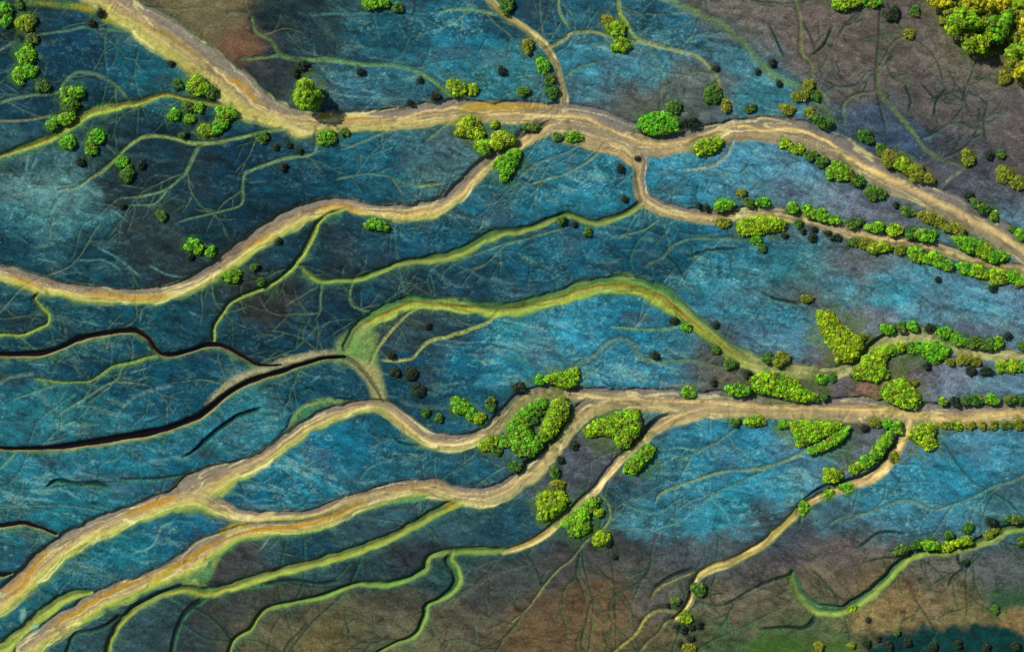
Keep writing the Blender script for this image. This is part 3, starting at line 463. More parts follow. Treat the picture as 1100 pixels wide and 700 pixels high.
# small rills ----------------------------------------------------------------------
dS, tS, sS, wS, iS = (LS[k] for k in ('sdf', 't', 's', 'w', 'id'))
def table(key, default, dim=0):
    out = np.array([c['kw'].get(key, default) for c in CH], float)
    return out
CUTS = []
styles = np.array([c['style'] for c in CH])
depths = np.array([c['depth'] for c in CH])
flow = fbm(sS*.05, tS*1.3+iS*7.7, 3, 61.)
for i, c in enumerate(CH):
    if c['style'] in BIG: continue
    xs = c['Q'][:, 0]; ys = c['Q'][:, 1]; r = c['Q'][:, 2].max()+8
    sl = (slice(max(0, int(ys.min()-r-gy[0])), int(ys.max()+r-gy[0])+2), slice(max(0, int(xs.min()-r-gx[0])), int(xs.max()+r-gx[0])+2))
    on = iS[sl] == i
    st = c['style']; sh = .16 if st == 'rill' else 0.
    d = dS[sl]+sh*2*wS[sl]; t = tS[sl]/(1-sh); w = wS[sl]*(1-sh*2)
    soft = c['kw'].get('soft', .35)
    n = fbm(X[sl]*.35, Y[sl]*.35, 2, 71.)
    d2 = d + (n-.5)*np.minimum(2.2, w*.8)
    m = np.where(on, sstep(.35*1+soft*w*.8, -soft*w-.35, d2), 0)
    FL = 26. if c['kw'].get('cut') and not c['kw'].get('hard') else 8.
    fade = np.minimum(1, np.minimum(sS[sl], c['sarc'][-1]-sS[sl])/FL+(.0 if FL > 9 else .35))
    m = m*np.clip(fade, 0, 1)*(.5 if c['kw'].get('faint') else .75 if c['kw'].get('twig') else 1)
    if st == 'rill':
        c1 = lin(c['kw'].get('c1', (110, 130, 85)))*.72 + lin((128, 126, 100))*.28
        col = c1[None, None]*(.55+.9*flow[sl])[..., None]
        shade = sstep(-.1, -.9, t)[..., None]*.55        # bank shade painted into the rill colour, north side
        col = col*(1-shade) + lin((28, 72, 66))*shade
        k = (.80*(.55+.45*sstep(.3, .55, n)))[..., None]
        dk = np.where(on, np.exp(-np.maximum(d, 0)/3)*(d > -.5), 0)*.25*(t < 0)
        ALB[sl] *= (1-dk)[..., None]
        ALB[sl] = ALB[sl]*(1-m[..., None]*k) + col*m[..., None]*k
        H[sl] -= np.where(on, c['depth']*.9*sstep(1.2, -np.maximum(w*.6, 1.2), d), 0)
    elif st == 'flat':
        c1, c2 = lin(c['kw']['c1']), lin(c['kw']['c2'])
        f = sstep(.38, .62, flow[sl])[..., None]
        col = (c1*(1-f)+c2*f)*(.7+.6*n)[..., None]
        m = np.where(on, sstep(3., -5., d+(n-.5)*5), 0)*.85
        ALB[sl] = ALB[sl]*(1-m[..., None]) + col*m[..., None]
        H[sl] -= np.where(on, c['depth']*sstep(1, -3, d), 0)
    elif st == 'dk':
        green = c['kw'].get('c1', 0)
        lo = np.where(on, sstep(3.5, .5, np.abs(d))*(t > .2), 0)*(.55 if green else .25)
        ALB[sl] = ALB[sl]*(1-lo[..., None]) + lin((55, 112, 78))*lo[..., None]
        ALB[sl] = ALB[sl]*(1-m[..., None]*.82) + lin((10, 28, 34))*m[..., None]*.82
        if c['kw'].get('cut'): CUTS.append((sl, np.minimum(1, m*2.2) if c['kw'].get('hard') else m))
        H[sl] -= np.where(on, c['depth']*(.9 if c['kw'].get('cut') else 1.3)*np.clip(fade, 0, 1)*sstep(.8, -1.4, d), 0)
    elif st == 'pale':
        c1 = lin(c['kw'].get('c1', (105, 140, 145)))
        m = m*np.clip(1.6*n-.15, 0, 1)*.75
        ALB[sl] = ALB[sl]*(1-m[..., None]) + c1*m[..., None]
        H[sl] -= np.where(on, .02*sstep(.5, -1, d), 0)

# big channels ---------------------------------------------------------------------------
one = 1.0
def mix(a, b, m): return a*(1-m[..., None]) + b*m[..., None]
ACC = np.zeros((NY, NX, 3)); KW = np.zeros((NY, NX)); DROP = np.zeros((NY, NX)); dmin = np.full((NY, NX), 99.); tmin = np.zeros((NY, NX)); idm = np.full((NY, NX), -1)
GN = np.zeros((NY, NX))
edge_all = fbm(X*.16, Y*.16, 3, 81.)-.5
sand_all = fbm(X*.5, Y*.5, 2, 99., .7)
left_all = sstep(640, 260, X)
for i, c in enumerate(CH):
    if c['style'] not in BIG: continue
    Q = c['Q']; r = Q[:, 2].max()/2+18
    j0 = max(0, int(Q[:, 1].min()-r-gy[0])); j1 = min(NY, int(Q[:, 1].max()+r-gy[0])+2)
    i0 = max(0, int(Q[:, 0].min()-r-gx[0])); i1 = min(NX, int(Q[:, 0].max()+r-gx[0])+2)
    if j0 >= j1 or i0 >= i1: continue
    sl = (slice(j0, j1), slice(i0, i1))
    LB = layer(); stamp(LB, Q, c['sarc'], c['N'], i, 14)
    nearw = LB['id'][sl] >= 0
    jj, iin = np.nonzero(nearw); jj += j0; iin += i0; pt = (jj, iin)
    dB, tB, sB, wB = (LB[k][pt].astype(float) for k in ('sdf', 't', 's', 'w'))
    x, y = X[pt], Y[pt]; edge_n = edge_all[pt]; sandn = sand_all[pt]; left = left_all[pt]
    d = dB + edge_n*np.clip(wB*.26, .6, 2.0); t = tB + edge_n*.12
    kw = c['kw']; st = c['style']; sd = i*5.37
    strk = fbm(sB*.022+edge_n*.25, t*np.clip(wB/5, .8, 2.6)+sd, 3, 91., .6)
    strk2 = fbm(sB*.035, t*np.clip(wB/2.6, 1.2, 4.5)+sd, 2, 95., .6)
    thr = 1-np.abs(2*fbm(sB*.012+edge_n*.15, t*np.clip(wB/7, .7, 1.9)+sd, 2, 131.)-1)
    thread = sstep(1-1.0/np.maximum(wB, 3), 1-.25/np.maximum(wB, 3), thr)
    thr2 = 1-np.abs(2*fbm(sB*.012+edge_n*.15, t*np.clip(wB/6, .8, 2.2)+sd+40, 2, 141.)-1)
    thread2 = sstep(1-1.0/np.maximum(wB, 3), 1-.25/np.maximum(wB, 3), thr2)
    mead = fbm(sB*.02, 0*t+i*11.7, 2, 105.)-.5
    lv = lambda *q: np.broadcast_to(lin(q), (len(d), 3))
    lw = np.clip(1.5/wB, .08, .32)*(1+1.2*sstep(860, 960, x))
    tl = kw.get('th', 0.)+mead*.9
    grow = 0*d
    if st == 'sand':
        gold, tone, fringe, oc = kw.get('gold', .5), kw.get('tone', .5), kw.get('fringe', .15), kw.get('oc', .35)
        far = sstep(800, 900, x)*(y < 300)
        cx = mix(lv(148, 126, 100), lv(194, 162, 116), np.clip(tone*(.6-.45*far)+(strk-.45)*1.6-.25*far, 0, 1))
        cx = mix(cx, lv(136, 122, 112), far*.5)
        cx = mix(cx, lv(146, 122, 104), sstep(.5, .66, strk2)*.55)
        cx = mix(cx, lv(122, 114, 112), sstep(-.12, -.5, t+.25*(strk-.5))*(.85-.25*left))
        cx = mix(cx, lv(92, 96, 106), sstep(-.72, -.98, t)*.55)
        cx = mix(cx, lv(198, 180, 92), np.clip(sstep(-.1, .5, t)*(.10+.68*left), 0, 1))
        cx = mix(cx, lv(136, 160, 62), np.clip(sstep(.35, .8, t+.35*(strk-.5))*fringe*(.12+.88*left), 0, 1))
        if 'olive' in kw: cx = mix(cx, lv(112, 116, 70), .35+.45*strk)
        if 'lime' in kw: cx = mix(cx, lv(170, 160, 62), sstep(kw['lime'][0], kw['lime'][1], x)*.68)
        cx = mix(cx, lv(78, 116, 76), np.clip(sstep(.78, 1.05, t+.3*(strk2-.5))*(.35+.5*left)*(.4+fringe), 0, .9))
        cx = mix(cx, lv(100, 118, 88), np.clip(sstep(-.7, -1.0, t)*left*.55, 0, 1))
        line = np.exp(-((t-tl)/lw)**2)
        cx = mix(cx, lv(240, 198, 128), np.clip(line*(.15+.8*gold)*(.3+1.1*strk2)*(1-.55*left), 0, 1))
        cx = mix(cx, lv(232, 212, 150), np.clip(thread*.75*(.4+strk2), 0, .9))
        cx = mix(cx, lv(104, 86, 66), np.clip(thread2*.6, 0, .75))
        och = sstep(.46, .64, vnoise(sB*.022, 0*t+i*6.1, 121.))*np.exp(-((t-tl+.22)/(lw*1.9))**2)
        cx = mix(cx, lv(186, 136, 24), np.clip(och*(.15+.95*left)*(oc+.35), 0, .92))
        drop = np.where(t < 0, sstep(.7, -1.9, d), .22*sstep(.8, -2.6, d)+.78*sstep(1, -np.maximum(wB*1.0, 3), d))
        drop = c['depth']*drop*(.92 if c['depth'] > .25 else .9) + .03*thread2 + .012*line - .008*(strk2-.5)
        moss = .30
    elif st == 'green':
        yel, ocg, teal = kw.get('yel', .3), kw.get('oc', .3), kw.get('teal', 0.)
        big = sstep(4, 8, wB)
        cx = mix(lv(88, 130, 60), lv(156, 168, 78), np.clip((strk-.35)*2.2+yel*.5-.15, 0, 1))
        cx = mix(cx, lv(38, 92, 70), np.clip(sstep(-.2, -.8, t)*.75+teal*.85*sstep(.5, .1, t), 0, .94))
        cx = mix(cx, lv(184, 180, 62), np.clip(np.exp(-((t-.55)/.34)**2)*(.25+.55*yel)*(.3+1.2*strk2), 0, 1))
        cx = mix(cx, lv(150, 98, 12), np.clip(np.exp(-((t-tl+.05)/(.14+.16*strk))**2)*ocg*(.3+1.3*strk2), 0, .95))
        cx = mix(cx, lv(168, 172, 92), np.clip(thread*.6*big, 0, .8))
        cx = mix(cx, lv(48, 66, 34), np.clip(thread2*.6*big, 0, .8))
        cx = mix(cx, lv(58, 104, 60), sstep(.8, 1.05, t)*.65)
        cx = mix(cx, lv(26, 58, 46), (1-big)*sstep(.15, -.35, t)*.6)
        cx = mix(cx, lv(96, 104, 60), (1-big)*sstep(.35, .65, strk)*.6)
        if 'sandx' in kw:
            gs = sstep(0, 90, x-kw['sandx'])
            cx = mix(cx, mix(lv(150, 146, 98), lv(194, 180, 126), np.clip(strk*1.4-.2, 0, 1)), gs*.88)
        drop = np.where(t < 0, sstep(.7, -2.2, d), sstep(1.2, -np.maximum(wB*.8, 3), d))
        drop = c['depth']*drop*(1.1+.2*(1-big)) + .06*np.exp(-((t-tl)/.2)**2) + .03*thread2*big
        moss = .55
    else:
        var = .45+.9*vnoise(sB*.05, 0*t+i*3., 151.)
        cx = mix(lv(24, 15, 10), lv(138, 134, 76), sstep(.42, .66, t)*np.clip(var, 0, 1))
        cx = mix(cx, lv(176, 150, 112), np.exp(-((t-.62)/.14)**2)*.45)
        cx = mix(cx, lv(52, 104, 78), sstep(.82, 1.08, t)*.85)
        cx = mix(cx, lv(92, 88, 88), sstep(-.6, -.95, t)*.8)
        drop = c['depth']*np.where(t < .3, sstep(.8, -1.3, d), 1-sstep(.3, 1.15, t))
        moss = .55
    cx = cx*(.92+.16*sandn)[:, None]*(.88+.26*fbm(x*.05, y*.05, 3, 211.))[:, None]
    k = np.maximum(0, 1.5-d)**2*(12 if st == 'dark' else 1)
    ACC[pt] += cx*k[:, None]; KW[pt] += k; DROP[pt] += drop*k
    upd = d < dmin[pt]
    q = (jj[upd], iin[upd])
    dmin[q] = d[upd]; tmin[q] = t[upd]; idm[q] = i; GN[q] = moss
near = idm >= 0
left = left_all
hb0 = fbm(X*.12, Y*.12, 3, 207.)
# dark rim outside the upper banks, moss outside the lower ones
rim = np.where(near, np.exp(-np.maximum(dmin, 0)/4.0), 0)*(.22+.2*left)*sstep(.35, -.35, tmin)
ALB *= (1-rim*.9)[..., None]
moss = np.where(near, np.exp(-(np.maximum(dmin, 0)/(1.6+5.5*hb0*hb0*1.6))**1.4), 0)*(.35+.6*GN)*sstep(-.3, .5, tmin)*(.40+.60*left)*np.clip(.25+1.1*sstep(.36, .62, fbm(X*.16, Y*.16, 3, 209.)), 0, 1)
ALB = mix(ALB, mix(lin((70, 112, 82))*np.ones((NY, NX, 1)), lin((112, 126, 92))*np.ones((NY, NX, 1)), sstep(4, 0, dmin)*hb0), moss)
sw = 1.2+(.6+1.6*left)*(GN < .5)*sstep(-.3, .3, tmin)
m = np.where(near, sstep(sw, -sw, dmin), 0)
KS = np.maximum(KW, 1e-6)
ALB = mix(ALB, ACC/KS[..., None], m*(KW > 0))
H -= DROP/KS*(KW > 0)*np.where(near, sstep(1.5, .3, dmin), 0)
idx = np.clip(idm, 0, None); d = dmin
isD = styles[idx] == 'dark'

# yellow pools and bright scum, pale crusts
for poly, col in [([(341,123),(350,120),(362,122),(364,126),(350,128),(342,127)], (212,172,36)),
                  ([(490,115),(502,110),(530,109),(560,110),(585,112),(604,117),(580,116),(550,118),(520,119),(500,119)], (196,156,46)),
                  ([(78,8),(92,6),(102,10),(92,13)], (150,110,10)), ([(108,18),(122,21),(124,25),(112,24)], (150,140,20)),
                  ([(477,541),(486,540),(492,543),(484,546),(476,545)], (160,120,20)),
                  ([(150,545),(176,533),(190,531),(188,536),(165,545),(152,550)], (196,140,48)),
                  ([(158,625),(176,612),(190,607),(188,613),(170,624),(160,629)], (186,160,30)),
                  ([(2,634),(22,618),(38,604),(44,606),(30,622),(6,640)], (200,150,70)),
                  ([(232,571),(250,562),(270,560),(268,565),(250,569),(236,577)], (172,140,40)),
                  ([(120,8),(150,24),(180,34),(212,58),(222,66),(210,60),(180,42),(148,24)], (140,112,40))]:
    patch(poly, col, 2.4, .75)
for poly in ([(34,672),(40,670),(43,674),(37,679),(33,678)], [(22,655),(27,653),(27,660),(24,668),(21,664)]):
    patch(poly, (140,175,172), 2.5, .6)

patch([(362,366),(372,358),(384,350),(398,350),(406,360),(404,378),(408,400),(414,424),(414,438),(404,434),(394,408),(380,392),(360,388)], (112,130,78), 5, .85)
patch([(370,384),(384,386),(396,390),(406,396),(412,420),(417,438),(403,436),(396,412),(382,396)], (150,132,98), 5, .8)
patch([(372,366),(380,360),(388,372),(390,386),(380,382)], (84,128,66), 4, .6)
for sl, mc in CUTS: ALB[sl] = ALB[sl]*(1-mc[..., None]*.6) + lin((38, 44, 54))*mc[..., None]*.6  # painted bank shadows, and the dark line by the arch, over the beds
# low herbs and litter spreading round the plants
hb = fbm(X*.22, Y*.22, 3, 201.)
for p in PLANTS:
    if 'poly' in p:
        P_ = p['poly']; cxp = sum(q[0] for q in P_)/len(P_); cyp = sum(q[1] for q in P_)/len(P_)
        rxp = (max(q[0] for q in P_)-min(q[0] for q in P_))/2; ryp = (max(q[1] for q in P_)-min(q[1] for q in P_))/2
    else: cxp, cyp, rxp, ryp = p['x'], p['y'], p['rx'], p['ry']
    R_ = max(rxp, ryp)*1.9+8
    i0, i1 = np.searchsorted(gx, [cxp-R_, cxp+R_]); j0, j1 = np.searchsorted(gy, [cyp-R_, cyp+R_])
    sl = (slice(j0, j1), slice(i0, i1))
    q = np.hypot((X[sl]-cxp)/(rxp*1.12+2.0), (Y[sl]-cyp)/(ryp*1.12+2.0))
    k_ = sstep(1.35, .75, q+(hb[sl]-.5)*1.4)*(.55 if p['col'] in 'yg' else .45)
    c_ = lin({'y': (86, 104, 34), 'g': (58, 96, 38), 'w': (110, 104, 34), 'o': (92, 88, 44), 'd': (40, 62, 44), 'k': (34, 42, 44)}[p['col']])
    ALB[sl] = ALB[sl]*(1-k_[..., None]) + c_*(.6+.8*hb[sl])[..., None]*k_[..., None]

# ------------------------------------------------------------------ meshes of the setting
def height_at(px, py):
    i = int(np.clip(round((px-gx[0])/STEP), 0, NX-1)); j = int(np.clip(round((py-gy[0])/STEP), 0, NY-1))
    return float(H[j, i])
# the detailed plan is the middle of one sheet that runs out to the horizon
farv = np.array([6, 14, 26, 44, 70, 110, 170, 260, 400, 640, 1000, 1600, 2600, 4200, 7000, 12000, 20000, 34000.])
ex = np.concatenate([gx[0]-farv[::-1], gx, gx[-1]+farv]); ey = np.concatenate([gy[0]-farv[::-1], gy, gy[-1]+farv])
K = len(farv)
fadew = np.minimum(np.minimum(X-gx[0], gx[-1]-X), np.minimum(Y-gy[0], gy[-1]-Y))
fo = sstep(0, 30, fadew)
H *= fo
mean_alb = lin((40, 78, 96))
ALB = ALB*fo[..., None] + mean_alb*(1-fo[..., None])
mg = (m*fo)[..., None]
tg = sstep(.35, .85, bluish)[..., None]
ALB = np.clip(ALB*((np.array(GAIN)*tg+np.array((.70, .80, .66))*(1-tg))*(1-mg)+np.array((.68, .76, .71))*mg), .0012, .85)
HE = np.pad(H, K, mode='constant'); AE = np.pad(ALB, ((K, K), (K, K), (0, 0)), mode='edge')
XE, YE = np.meshgrid(ex, ey)
ny, nx = XE.shape
co = np.stack([(XE-550)*S, (350-YE)*S, HE], -1).reshape(-1, 3).astype(np.float32)
colr = np.concatenate([AE.reshape(-1, 3), np.ones((ny*nx, 1))], 1).astype(np.float32)
mudE = np.pad(m*(near & ~isD), K).reshape(-1).astype(np.float32)
ii = np.arange(ny*nx).reshape(ny, nx)
quads = np.stack([ii[1:, :-1], ii[1:, 1:], ii[:-1, 1:], ii[:-1, :-1]], -1).reshape(-1, 4)
lab_list = [L_M1, L_M2, L_S, L_S2, L_G2, L_M3, L_M3B, L_G3, L_M4, L_R1, L_R2, L_D1, L_D2, L_T1, L_OL]
bed_of = np.array([lab_list.index(c['label']) if c['label'] else -1 for c in CH])
cell = np.where(near & (d < .2), bed_of[idx], -1)
cellE = np.pad(cell, K, constant_values=-1)
fbed = cellE[:-1, :-1].reshape(-1)

def build_mesh(name, co, quads, attrs, mat, smooth=True):
    me = bpy.data.meshes.new(name)
    n = len(quads); k = quads.shape[1]
    me.vertices.add(len(co)); me.vertices.foreach_set('co', np.ascontiguousarray(co, dtype=np.float32).ravel())
    me.loops.add(n*k); me.loops.foreach_set('vertex_index', np.ascontiguousarray(quads, dtype=np.int32).ravel())
    me.polygons.add(n); me.polygons.foreach_set('loop_start', np.arange(0, n*k, k, dtype=np.int32))
    me.polygons.foreach_set('use_smooth', np.full(n, smooth))
    for an, (tp, arr) in attrs.items():
        a = me.attributes.new(an, tp, 'POINT')
        a.data.foreach_set('color' if tp == 'FLOAT_COLOR' else 'value', np.ascontiguousarray(arr, dtype=np.float32).ravel())
    me.materials.append(mat)
    me.update(); me.validate()
    o = bpy.data.objects.new(name, me); COL.objects.link(o)
    return o
def tag(o, label, cat, group=None, kind=None):
    o['label'] = label; o['category'] = cat
    if group: o['group'] = group
    if kind: o['kind'] = kind
    return o

def soil_material(name, rough, bump, bscale, spec, con=1.0):
    m = bpy.data.materials.new(name); m.use_nodes = True
    nt = m.node_tree; N = nt.nodes; L = nt.links
    b = N['Principled BSDF']
    at = N.new('ShaderNodeAttribute'); at.attribute_name = 'soil'
    tc = N.new('ShaderNodeTexCoord')
    mp = N.new('ShaderNodeMapping'); mp.inputs['Rotation'].default_value = (0, 0, math.radians(14)); mp.inputs['Scale'].default_value = (.8, 1.2, 1)
    L.new(tc.outputs['Object'], mp.inputs['Vector'])
    n1 = N.new('ShaderNodeTexNoise'); n1.inputs['Scale'].default_value = bscale; n1.inputs['Detail'].default_value = 5; n1.inputs['Roughness'].default_value = .7
    n2 = N.new('ShaderNodeTexNoise'); n2.inputs['Scale'].default_value = bscale*.28; n2.inputs['Detail'].default_value = 3; n2.inputs['Distortion'].default_value = .6
    L.new(mp.outputs['Vector'], n1.inputs['Vector']); L.new(mp.outputs['Vector'], n2.inputs['Vector'])
    r1 = N.new('ShaderNodeMapRange'); r1.inputs['From Min'].default_value = .30; r1.inputs['From Max'].default_value = .70; r1.inputs['To Min'].default_value = 1-.54*con; r1.inputs['To Max'].default_value = 1+.62*con
    r2 = N.new('ShaderNodeMapRange'); r2.inputs['From Min'].default_value = .3; r2.inputs['From Max'].default_value = .7; r2.inputs['To Min'].default_value = .82; r2.inputs['To Max'].default_value = 1.18
    L.new(n1.outputs['Fac'], r1.inputs['Value']); L.new(n2.outputs['Fac'], r2.inputs['Value'])
    mu = N.new('ShaderNodeMath'); mu.operation = 'MULTIPLY'
    L.new(r1.outputs['Result'], mu.inputs[0]); L.new(r2.outputs['Result'], mu.inputs[1])
    vm = N.new('ShaderNodeVectorMath'); vm.operation = 'SCALE'
    L.new(at.outputs['Color'], vm.inputs[0]); L.new(mu.outputs['Value'], vm.inputs['Scale'])
    L.new(vm.outputs['Vector'], b.inputs['Base Color'])
    bp = N.new('ShaderNodeBump'); bp.inputs['Strength'].default_value = bump; bp.inputs['Distance'].default_value = .08
    L.new(n1.outputs['Fac'], bp.inputs['Height']); L.new(bp.outputs['Normal'], b.inputs['Normal'])
    b.inputs['Roughness'].default_value = rough; b.inputs['Specular IOR Level'].default_value = spec
    return m
M_GROUND = soil_material('marsh_vegetation', .95, .55, 5.5, .12)
M_BED = soil_material('stream_mud', .85, .05, 5.0, .15, .35)

def sub(sel):
    q = quads[sel]
    used, inv = np.unique(q, return_inverse=True)
    return used, inv.reshape(q.shape)
used, q = sub(fbed < 0)
g = build_mesh('ground', co[used], q, {'soil': ('FLOAT_COLOR', colr[used])}, M_GROUND)
tag(g, 'blue-green salt marsh flats browning towards the top right and bottom edges', 'ground', kind='structure')
for k, lab in enumerate(lab_list):
    sel = fbed == k
    if sel.sum() < 30: continue
    used, q = sub(sel)
    o = build_mesh('stream_bed', co[used], q, {'soil': ('FLOAT_COLOR', colr[used])}, M_BED)
    tag(o, lab, 'stream bed', 'stream beds threading the marsh', 'structure')

# black water lying in the deep channels
wm = bpy.data.materials.new('peat_water'); wm.use_nodes = True
b = wm.node_tree.nodes['Principled BSDF']
nz = wm.node_tree.nodes.new('ShaderNodeTexNoise'); nz.inputs['Scale'].default_value = 1.2; nz.inputs['Detail'].default_value = 3
rp = wm.node_tree.nodes.new('ShaderNodeValToRGB')
rp.color_ramp.elements[0].color = (.0012, .001, .001, 1); rp.color_ramp.elements[1].color = (.010, .005, .002, 1)
wm.node_tree.links.new(nz.outputs['Fac'], rp.inputs['Fac']); wm.node_tree.links.new(rp.outputs['Color'], b.inputs['Base Color'])
bw = wm.node_tree.nodes.new('ShaderNodeBump'); bw.inputs['Strength'].default_value = .08; bw.inputs['Distance'].default_value = .05
wm.node_tree.links.new(nz.outputs['Fac'], bw.inputs['Height']); wm.node_tree.links.new(bw.outputs['Normal'], b.inputs['Normal'])
b.inputs['Roughness'].default_value = .12; b.inputs['IOR'].default_value = 1.33
def water_ribbon(ci, frac, level, label):
    c = CH[ci]; Q, N = c['Q'], c['N']
    keep = (Q[:, 0] > -110) & (Q[:, 0] < 1210) & (Q[:, 1] > -110) & (Q[:, 1] < 810)
    Q, N = Q[keep][::2], N[keep][::2]
    z = np.array([height_at(a[0], a[1]) for a in Q]); z = np.convolve(np.pad(z, 12, mode='edge'), np.ones(25)/25, 'valid')
    vs = []
    for k in range(len(Q)):
        for sgn in (-1, 1):
            hw = Q[k, 2]*.5*frac*(1 if sgn > 0 else 1.15)
            p = Q[k, :2] + N[k]*sgn*hw
            vs.append(((p[0]-550)*S, (350-p[1])*S, z[k]+level))
    f = [[2*k, 2*k+1, 2*k+3, 2*k+2] for k in range(len(Q)-1)]
    o = build_mesh('water', np.array(vs), np.array(f), {}, wm)
    tag(o, label, 'water', 'water in the black channels', 'structure')
darks = [i for i, c in enumerate(CH) if c['style'] == 'dark']
wl = ['black water winding along the wavy left channel', 'black water in the long channel below the wavy one', 'short black water sliver at the left edge above the golden bed', 'tiny black water sliver at the left edge below the golden bed']
for ci, lb in zip(darks, wl): water_ribbon(ci, .8, .07, lb)

# ------------------------------------------------------------------ shrubs, thickets, trees
def foliage_material(name):
    m = bpy.data.materials.new(name); m.use_nodes = True
    nt = m.node_tree; N = nt.nodes; L = nt.links
    b = N['Principled BSDF']; out = N['Material Output']
    at = N.new('ShaderNodeAttribute'); at.attribute_name = 'leaf'
    oi = N.new('ShaderNodeObjectInfo')
    tc = N.new('ShaderNodeTexCoord')
    nz = N.new('ShaderNodeTexNoise'); nz.inputs['Scale'].default_value = 2.6; nz.inputs['Detail'].default_value = 3
    L.new(tc.outputs['Object'], nz.inputs['Vector'])
    hs = N.new('ShaderNodeHueSaturation')
    mr = N.new('ShaderNodeMapRange'); mr.inputs['From Min'].default_value = .3; mr.inputs['From Max'].default_value = .7; mr.inputs['To Min'].default_value = .78; mr.inputs['To Max'].default_value = 1.55
    L.new(nz.outputs['Fac'], mr.inputs['Value']); L.new(mr.outputs['Result'], hs.inputs['Value'])
    mh = N.new('ShaderNodeMapRange'); mh.inputs['To Min'].default_value = .485; mh.inputs['To Max'].default_value = .515
    L.new(oi.outputs['Random'], mh.inputs['Value']); L.new(mh.outputs['Result'], hs.inputs['Hue'])
    L.new(at.outputs['Color'], hs.inputs['Color'])
    L.new(hs.outputs['Color'], b.inputs['Base Color']); b.inputs['Roughness'].default_value = .6; b.inputs['Specular IOR Level'].default_value = .25
    tr = N.new('ShaderNodeBsdfTranslucent'); L.new(hs.outputs['Color'], tr.inputs['Color'])
    mx = N.new('ShaderNodeMixShader'); mx.inputs['Fac'].default_value = .22
    L.new(b.outputs['BSDF'], mx.inputs[1]); L.new(tr.outputs['BSDF'], mx.inputs[2]); L.new(mx.outputs['Shader'], out.inputs['Surface'])
    return m
M_LEAF = foliage_material('leaves')
M_WOOD = bpy.data.materials.new('bark'); M_WOOD.use_nodes = True
_n = M_WOOD.node_tree.nodes.new('ShaderNodeTexNoise'); _n.inputs['Scale'].default_value = 9
_r = M_WOOD.node_tree.nodes.new('ShaderNodeValToRGB'); _r.color_ramp.elements[0].color = (.05, .035, .025, 1); _r.color_ramp.elements[1].color = (.14, .10, .07, 1)
M_WOOD.node_tree.links.new(_n.outputs['Fac'], _r.inputs['Fac']); M_WOOD.node_tree.links.new(_r.outputs['Color'], M_WOOD.node_tree.nodes['Principled BSDF'].inputs['Base Color'])

LEAFC = {'y': ((.35, .46, .005), (.15, .39, .006)), 'g': ((.07, .36, .010), (.22, .45, .006)), 'o': ((.24, .25, .012), (.13, .20, .012)),
         'd': ((.03, .13, .015), (.08, .18, .012)), 'k': ((.010, .030, .012), (.022, .040, .014)), 'w': ((.40, .44, .005), (.50, .46, .006))}

